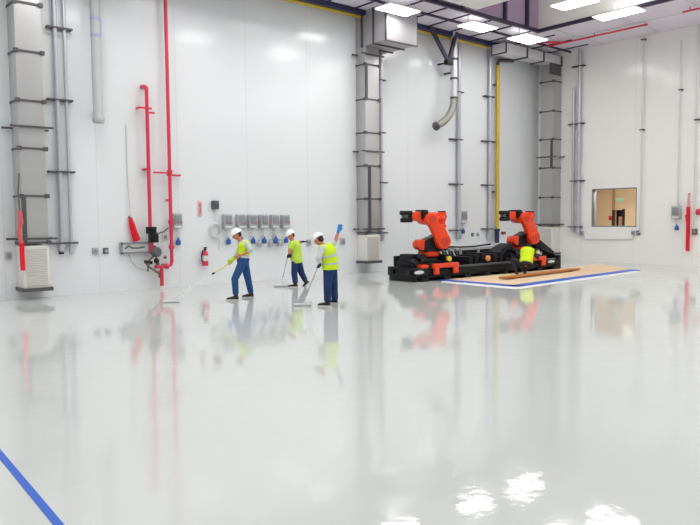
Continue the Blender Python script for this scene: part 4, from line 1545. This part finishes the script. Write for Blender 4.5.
# ---- right worker, nearest, seen from behind his left side
fg = Figure(on_z(329, 306.0), 'worker in lime vest with two silver stripes, raising a blue gloved hand')
W, G = fg.W, fg.G
near = -fg.v
fw = (-fg.r * .86 + fg.v * .5).normalized()
lf = V((0, 0, 1)).cross(fw)
poleB = on_z(302.5, 306.2)
poleA = W(321.5, 258.5, .22) + fg.B
roller('roller with a white pole and dark grip held by the striped vest worker', poleA, poleB, .2, M['boxdark'], 3, V((1, -.8, 0)))
pd = (poleB - poleA).normalized()
pel, wai, che, nek = W(330.2, 269.5, 0), W(330, 261.5, 0), W(327.8, 252, 0), W(322.8, 244.2, 0)
hN = lerp(poleA, poleB, .15) - fg.B
shN, shF = W(322, 249, .2), W(331.5, 246.5, -.1)
elN = W(318.6, 258.5, .28)
wrN = hN + V((0, 0, .06)) + fg.r * .03
elF, wrF = W(335.7, 240.5, -.1), W(338.4, 231.5, -.1)
anN, anF = G(327.5, 306.3) + V((0, 0, .088)), G(335, 303.2) + V((0, 0, .088))
hipN, hipF = W(328.3, 271.5, .08), W(332.3, 271.5, -.08)
knN, knF = W(327.6, 287.5, .1), W(333.8, 287, -.12)
body = MB()
head_c = W(318.8, 239.6, .02)
head_parts(fg, body, head_c, fw * .8 + V((0, 0, -.55)), V((0, 0, 1)) + fw * .5)
body.limb([nek - V((0, 0, .05)), head_c - V((0, 0, .04)) - fw * .02], [.062, .058])
body.rings(torso_rings(pel, wai, che, nek, lf, -.005))
body.limb([shN, elN, lerp(elN, wrN, .5), wrN], [.056, .044, .038, .028])
body.limb([shF, elF, lerp(elF, wrF, .45), wrF], [.056, .045, .042, .03])
body.limb([hipN, knN, lerp(knN, anN, .35), anN], [.08, .056, .052, .04])
body.limb([hipF, knF, lerp(knF, anF, .35), anF], [.08, .056, .052, .04])
for an in (anN, anF):
    body.limb([an, an + fw * .12 - V((0, 0, .04))], [.035, .028])
grip(body, hN, pd, wrN)
hd = V((0, 0, 1)) * .8 + fg.r * .25
open_hand(body, wrF, hd, near, 1, .8)
body.fuse('body', M['skin'], fg.root, .0065, 3)
sh_ = MB().rings(torso_rings(pel, wai, che, nek, lf, .008)[2:])
sh_.limb([shN, elN, lerp(elN, wrN, .85)], [.078, .066, .05], ends=(True, False)).limb([shF, lerp(shF, elF, .95)], [.074, .062], ends=(True, False))
sh_.fuse('shirt', M['shirt'], fg.root, .011, 4)
tr = torso_rings(pel, wai, che, nek, lf, .034)
ve = MB().rings(tr[1:-1])
ve.ball(shN + fg.v * .05, .1).ball(shF, .085)
vo = ve.fuse('safety_vest', M['lime'], fg.root, .011, 4)


def ring_at(r_, s):
    i = int(s)
    k = s - i
    a, b = r_[i], r_[i + 1]
    return [lerp(a[j], b[j], k) for j in range(3)]


trs = torso_rings(pel, wai, che, nek, lf, .04)
for s0 in (2.2, 3.9):
    st = MB()
    rr = [ring_at(trs, s0 + k * .12) for k in range(5)]
    st.rings([tuple(q_) for q_ in rr], 28)
    st.build('reflective_stripe', M['stripe'], vo)
je = MB().rings(torso_rings(pel, wai, che, nek, lf, .014)[:3])
for hp, kn, an in ((hipN, knN, anN), (hipF, knF, anF)):
    je.limb([hp, kn, lerp(kn, an, .9)], [.118, .094, .08], ends=(True, False))
je.fuse('jeans', M['denim_d'], fg.root, .011, 4)
gl = MB()
grip(gl, hN, pd, wrN, .0085, .017, 1.3)
gl.limb([wrN, lerp(wrN, elN, .2)], [.038, .042])
gl.fuse('glove', M['glove'], fg.root, .007, 1)
gl = MB()
open_hand(gl, wrF, hd, near, 1.3, .8)
gl.limb([wrF - hd.normalized() * .02, wrF + hd.normalized() * .03], [.04, .036])
gl.fuse('glove', M['glove_b'], fg.root, .007, 1)
shoe(fg, anN, fw * .9 - fg.r * .5)
shoe(fg, anF, fw * .9 - fg.r * .5)

# ---- kneeling worker by the far robot, seen from behind
fb_ = on_z(521, 274.6)
fg = Figure(fb_, 'worker crouching with back turned at the rail, lime vest, beside the far robot')
W, G = fg.W, fg.G
fw = (fg.v + fg.r * .15).normalized()
lf = V((0, 0, 1)).cross(fw)
up_ = V((0, 0, 1))
anL, anR = G(516.5, 274.8) + up_ * .088, G(524.8, 274.3) + up_ * .088
pel = W(526, 263.2, .16)
wai, che, nek = W(526.6, 258, .06), W(527.2, 252.5, -.08), W(527.8, 248.3, -.26)
knL, knR = anL + fw * .2 + up_ * .4 - fg.r * .14, anR + fw * .2 + up_ * .42 + fg.r * .18
hipL, hipR = pel + lf * .1, pel - lf * .1
shL, shR = W(521.8, 251.5, -.1), W(532.6, 251.5, -.1)
elL, elR = W(520.2, 257.5, -.3), W(537.6, 257.8, -.14)
wrL, wrR = W(522, 262, -.42), W(538.4, 253.6, -.3)
body = MB()
head_c = W(528.2, 247.6, -.4)
head_parts(fg, body, head_c, fw * .8 - up_ * .6, up_ + fw, hat=False)
body.limb([nek, head_c], [.06, .055])
body.rings(torso_rings(pel, wai, che, nek, lf, -.01))
for sh, el, wr in ((shL, elL, wrL), (shR, elR, wrR)):
    body.limb([sh, el, lerp(el, wr, .5), wr], [.056, .044, .038, .028])
for hp, kn, an in ((hipL, knL, anL), (hipR, knR, anR)):
    body.limb([hp, kn, lerp(kn, an, .35), an], [.08, .056, .052, .04])
    body.limb([an, an + fw * .12 - up_ * .04], [.035, .028])
open_hand(body, wrL, fw - up_ * .4, -up_)
open_hand(body, wrR, up_ * .6 + fw, -fg.r)
body.fuse('body', M['skin'], fg.root, .0065, 3)
cp = MB().ball(head_c + (up_ - fw * .2) * .035 + fw * .0, 1, (.115, .1, .1), Matrix((fw, lf, up_)).transposed(), 20)
cp.build('cap', M['rubber'], fg.root)
sh_ = MB()
for sh, el, wr in ((shL, elL, wrL), (shR, elR, wrR)):
    sh_.limb([sh, el, lerp(el, wr, .8)], [.072, .06, .046], ends=(True, False))
sh_.fuse('sleeves', M['glove'], fg.root, .011, 3)
ve = MB().rings(torso_rings(pel, wai, che, nek, lf, .035)[1:-1])
ve.ball(shL + fg.r * .04, .09).ball(shR - fg.r * .04, .09)
ve.fuse('safety_vest', M['lime'], fg.root, .011, 4)
je = MB().rings(torso_rings(pel, wai, che, nek, lf, .02)[:2])
for hp, kn, an in ((hipL, knL, anL), (hipR, knR, anR)):
    je.limb([hp, kn, lerp(kn, an, .88)], [.108, .084, .07], ends=(True, False))
je.fuse('trousers', M['glove'], fg.root, .011, 4)
gl = MB()
open_hand(gl, wrR, up_ * .6 + fw, -fg.r, 1.3)
gl.fuse('glove', M['stripe'], fg.root, .007, 1)
shoe(fg, anL, fw)
shoe(fg, anR, fw)
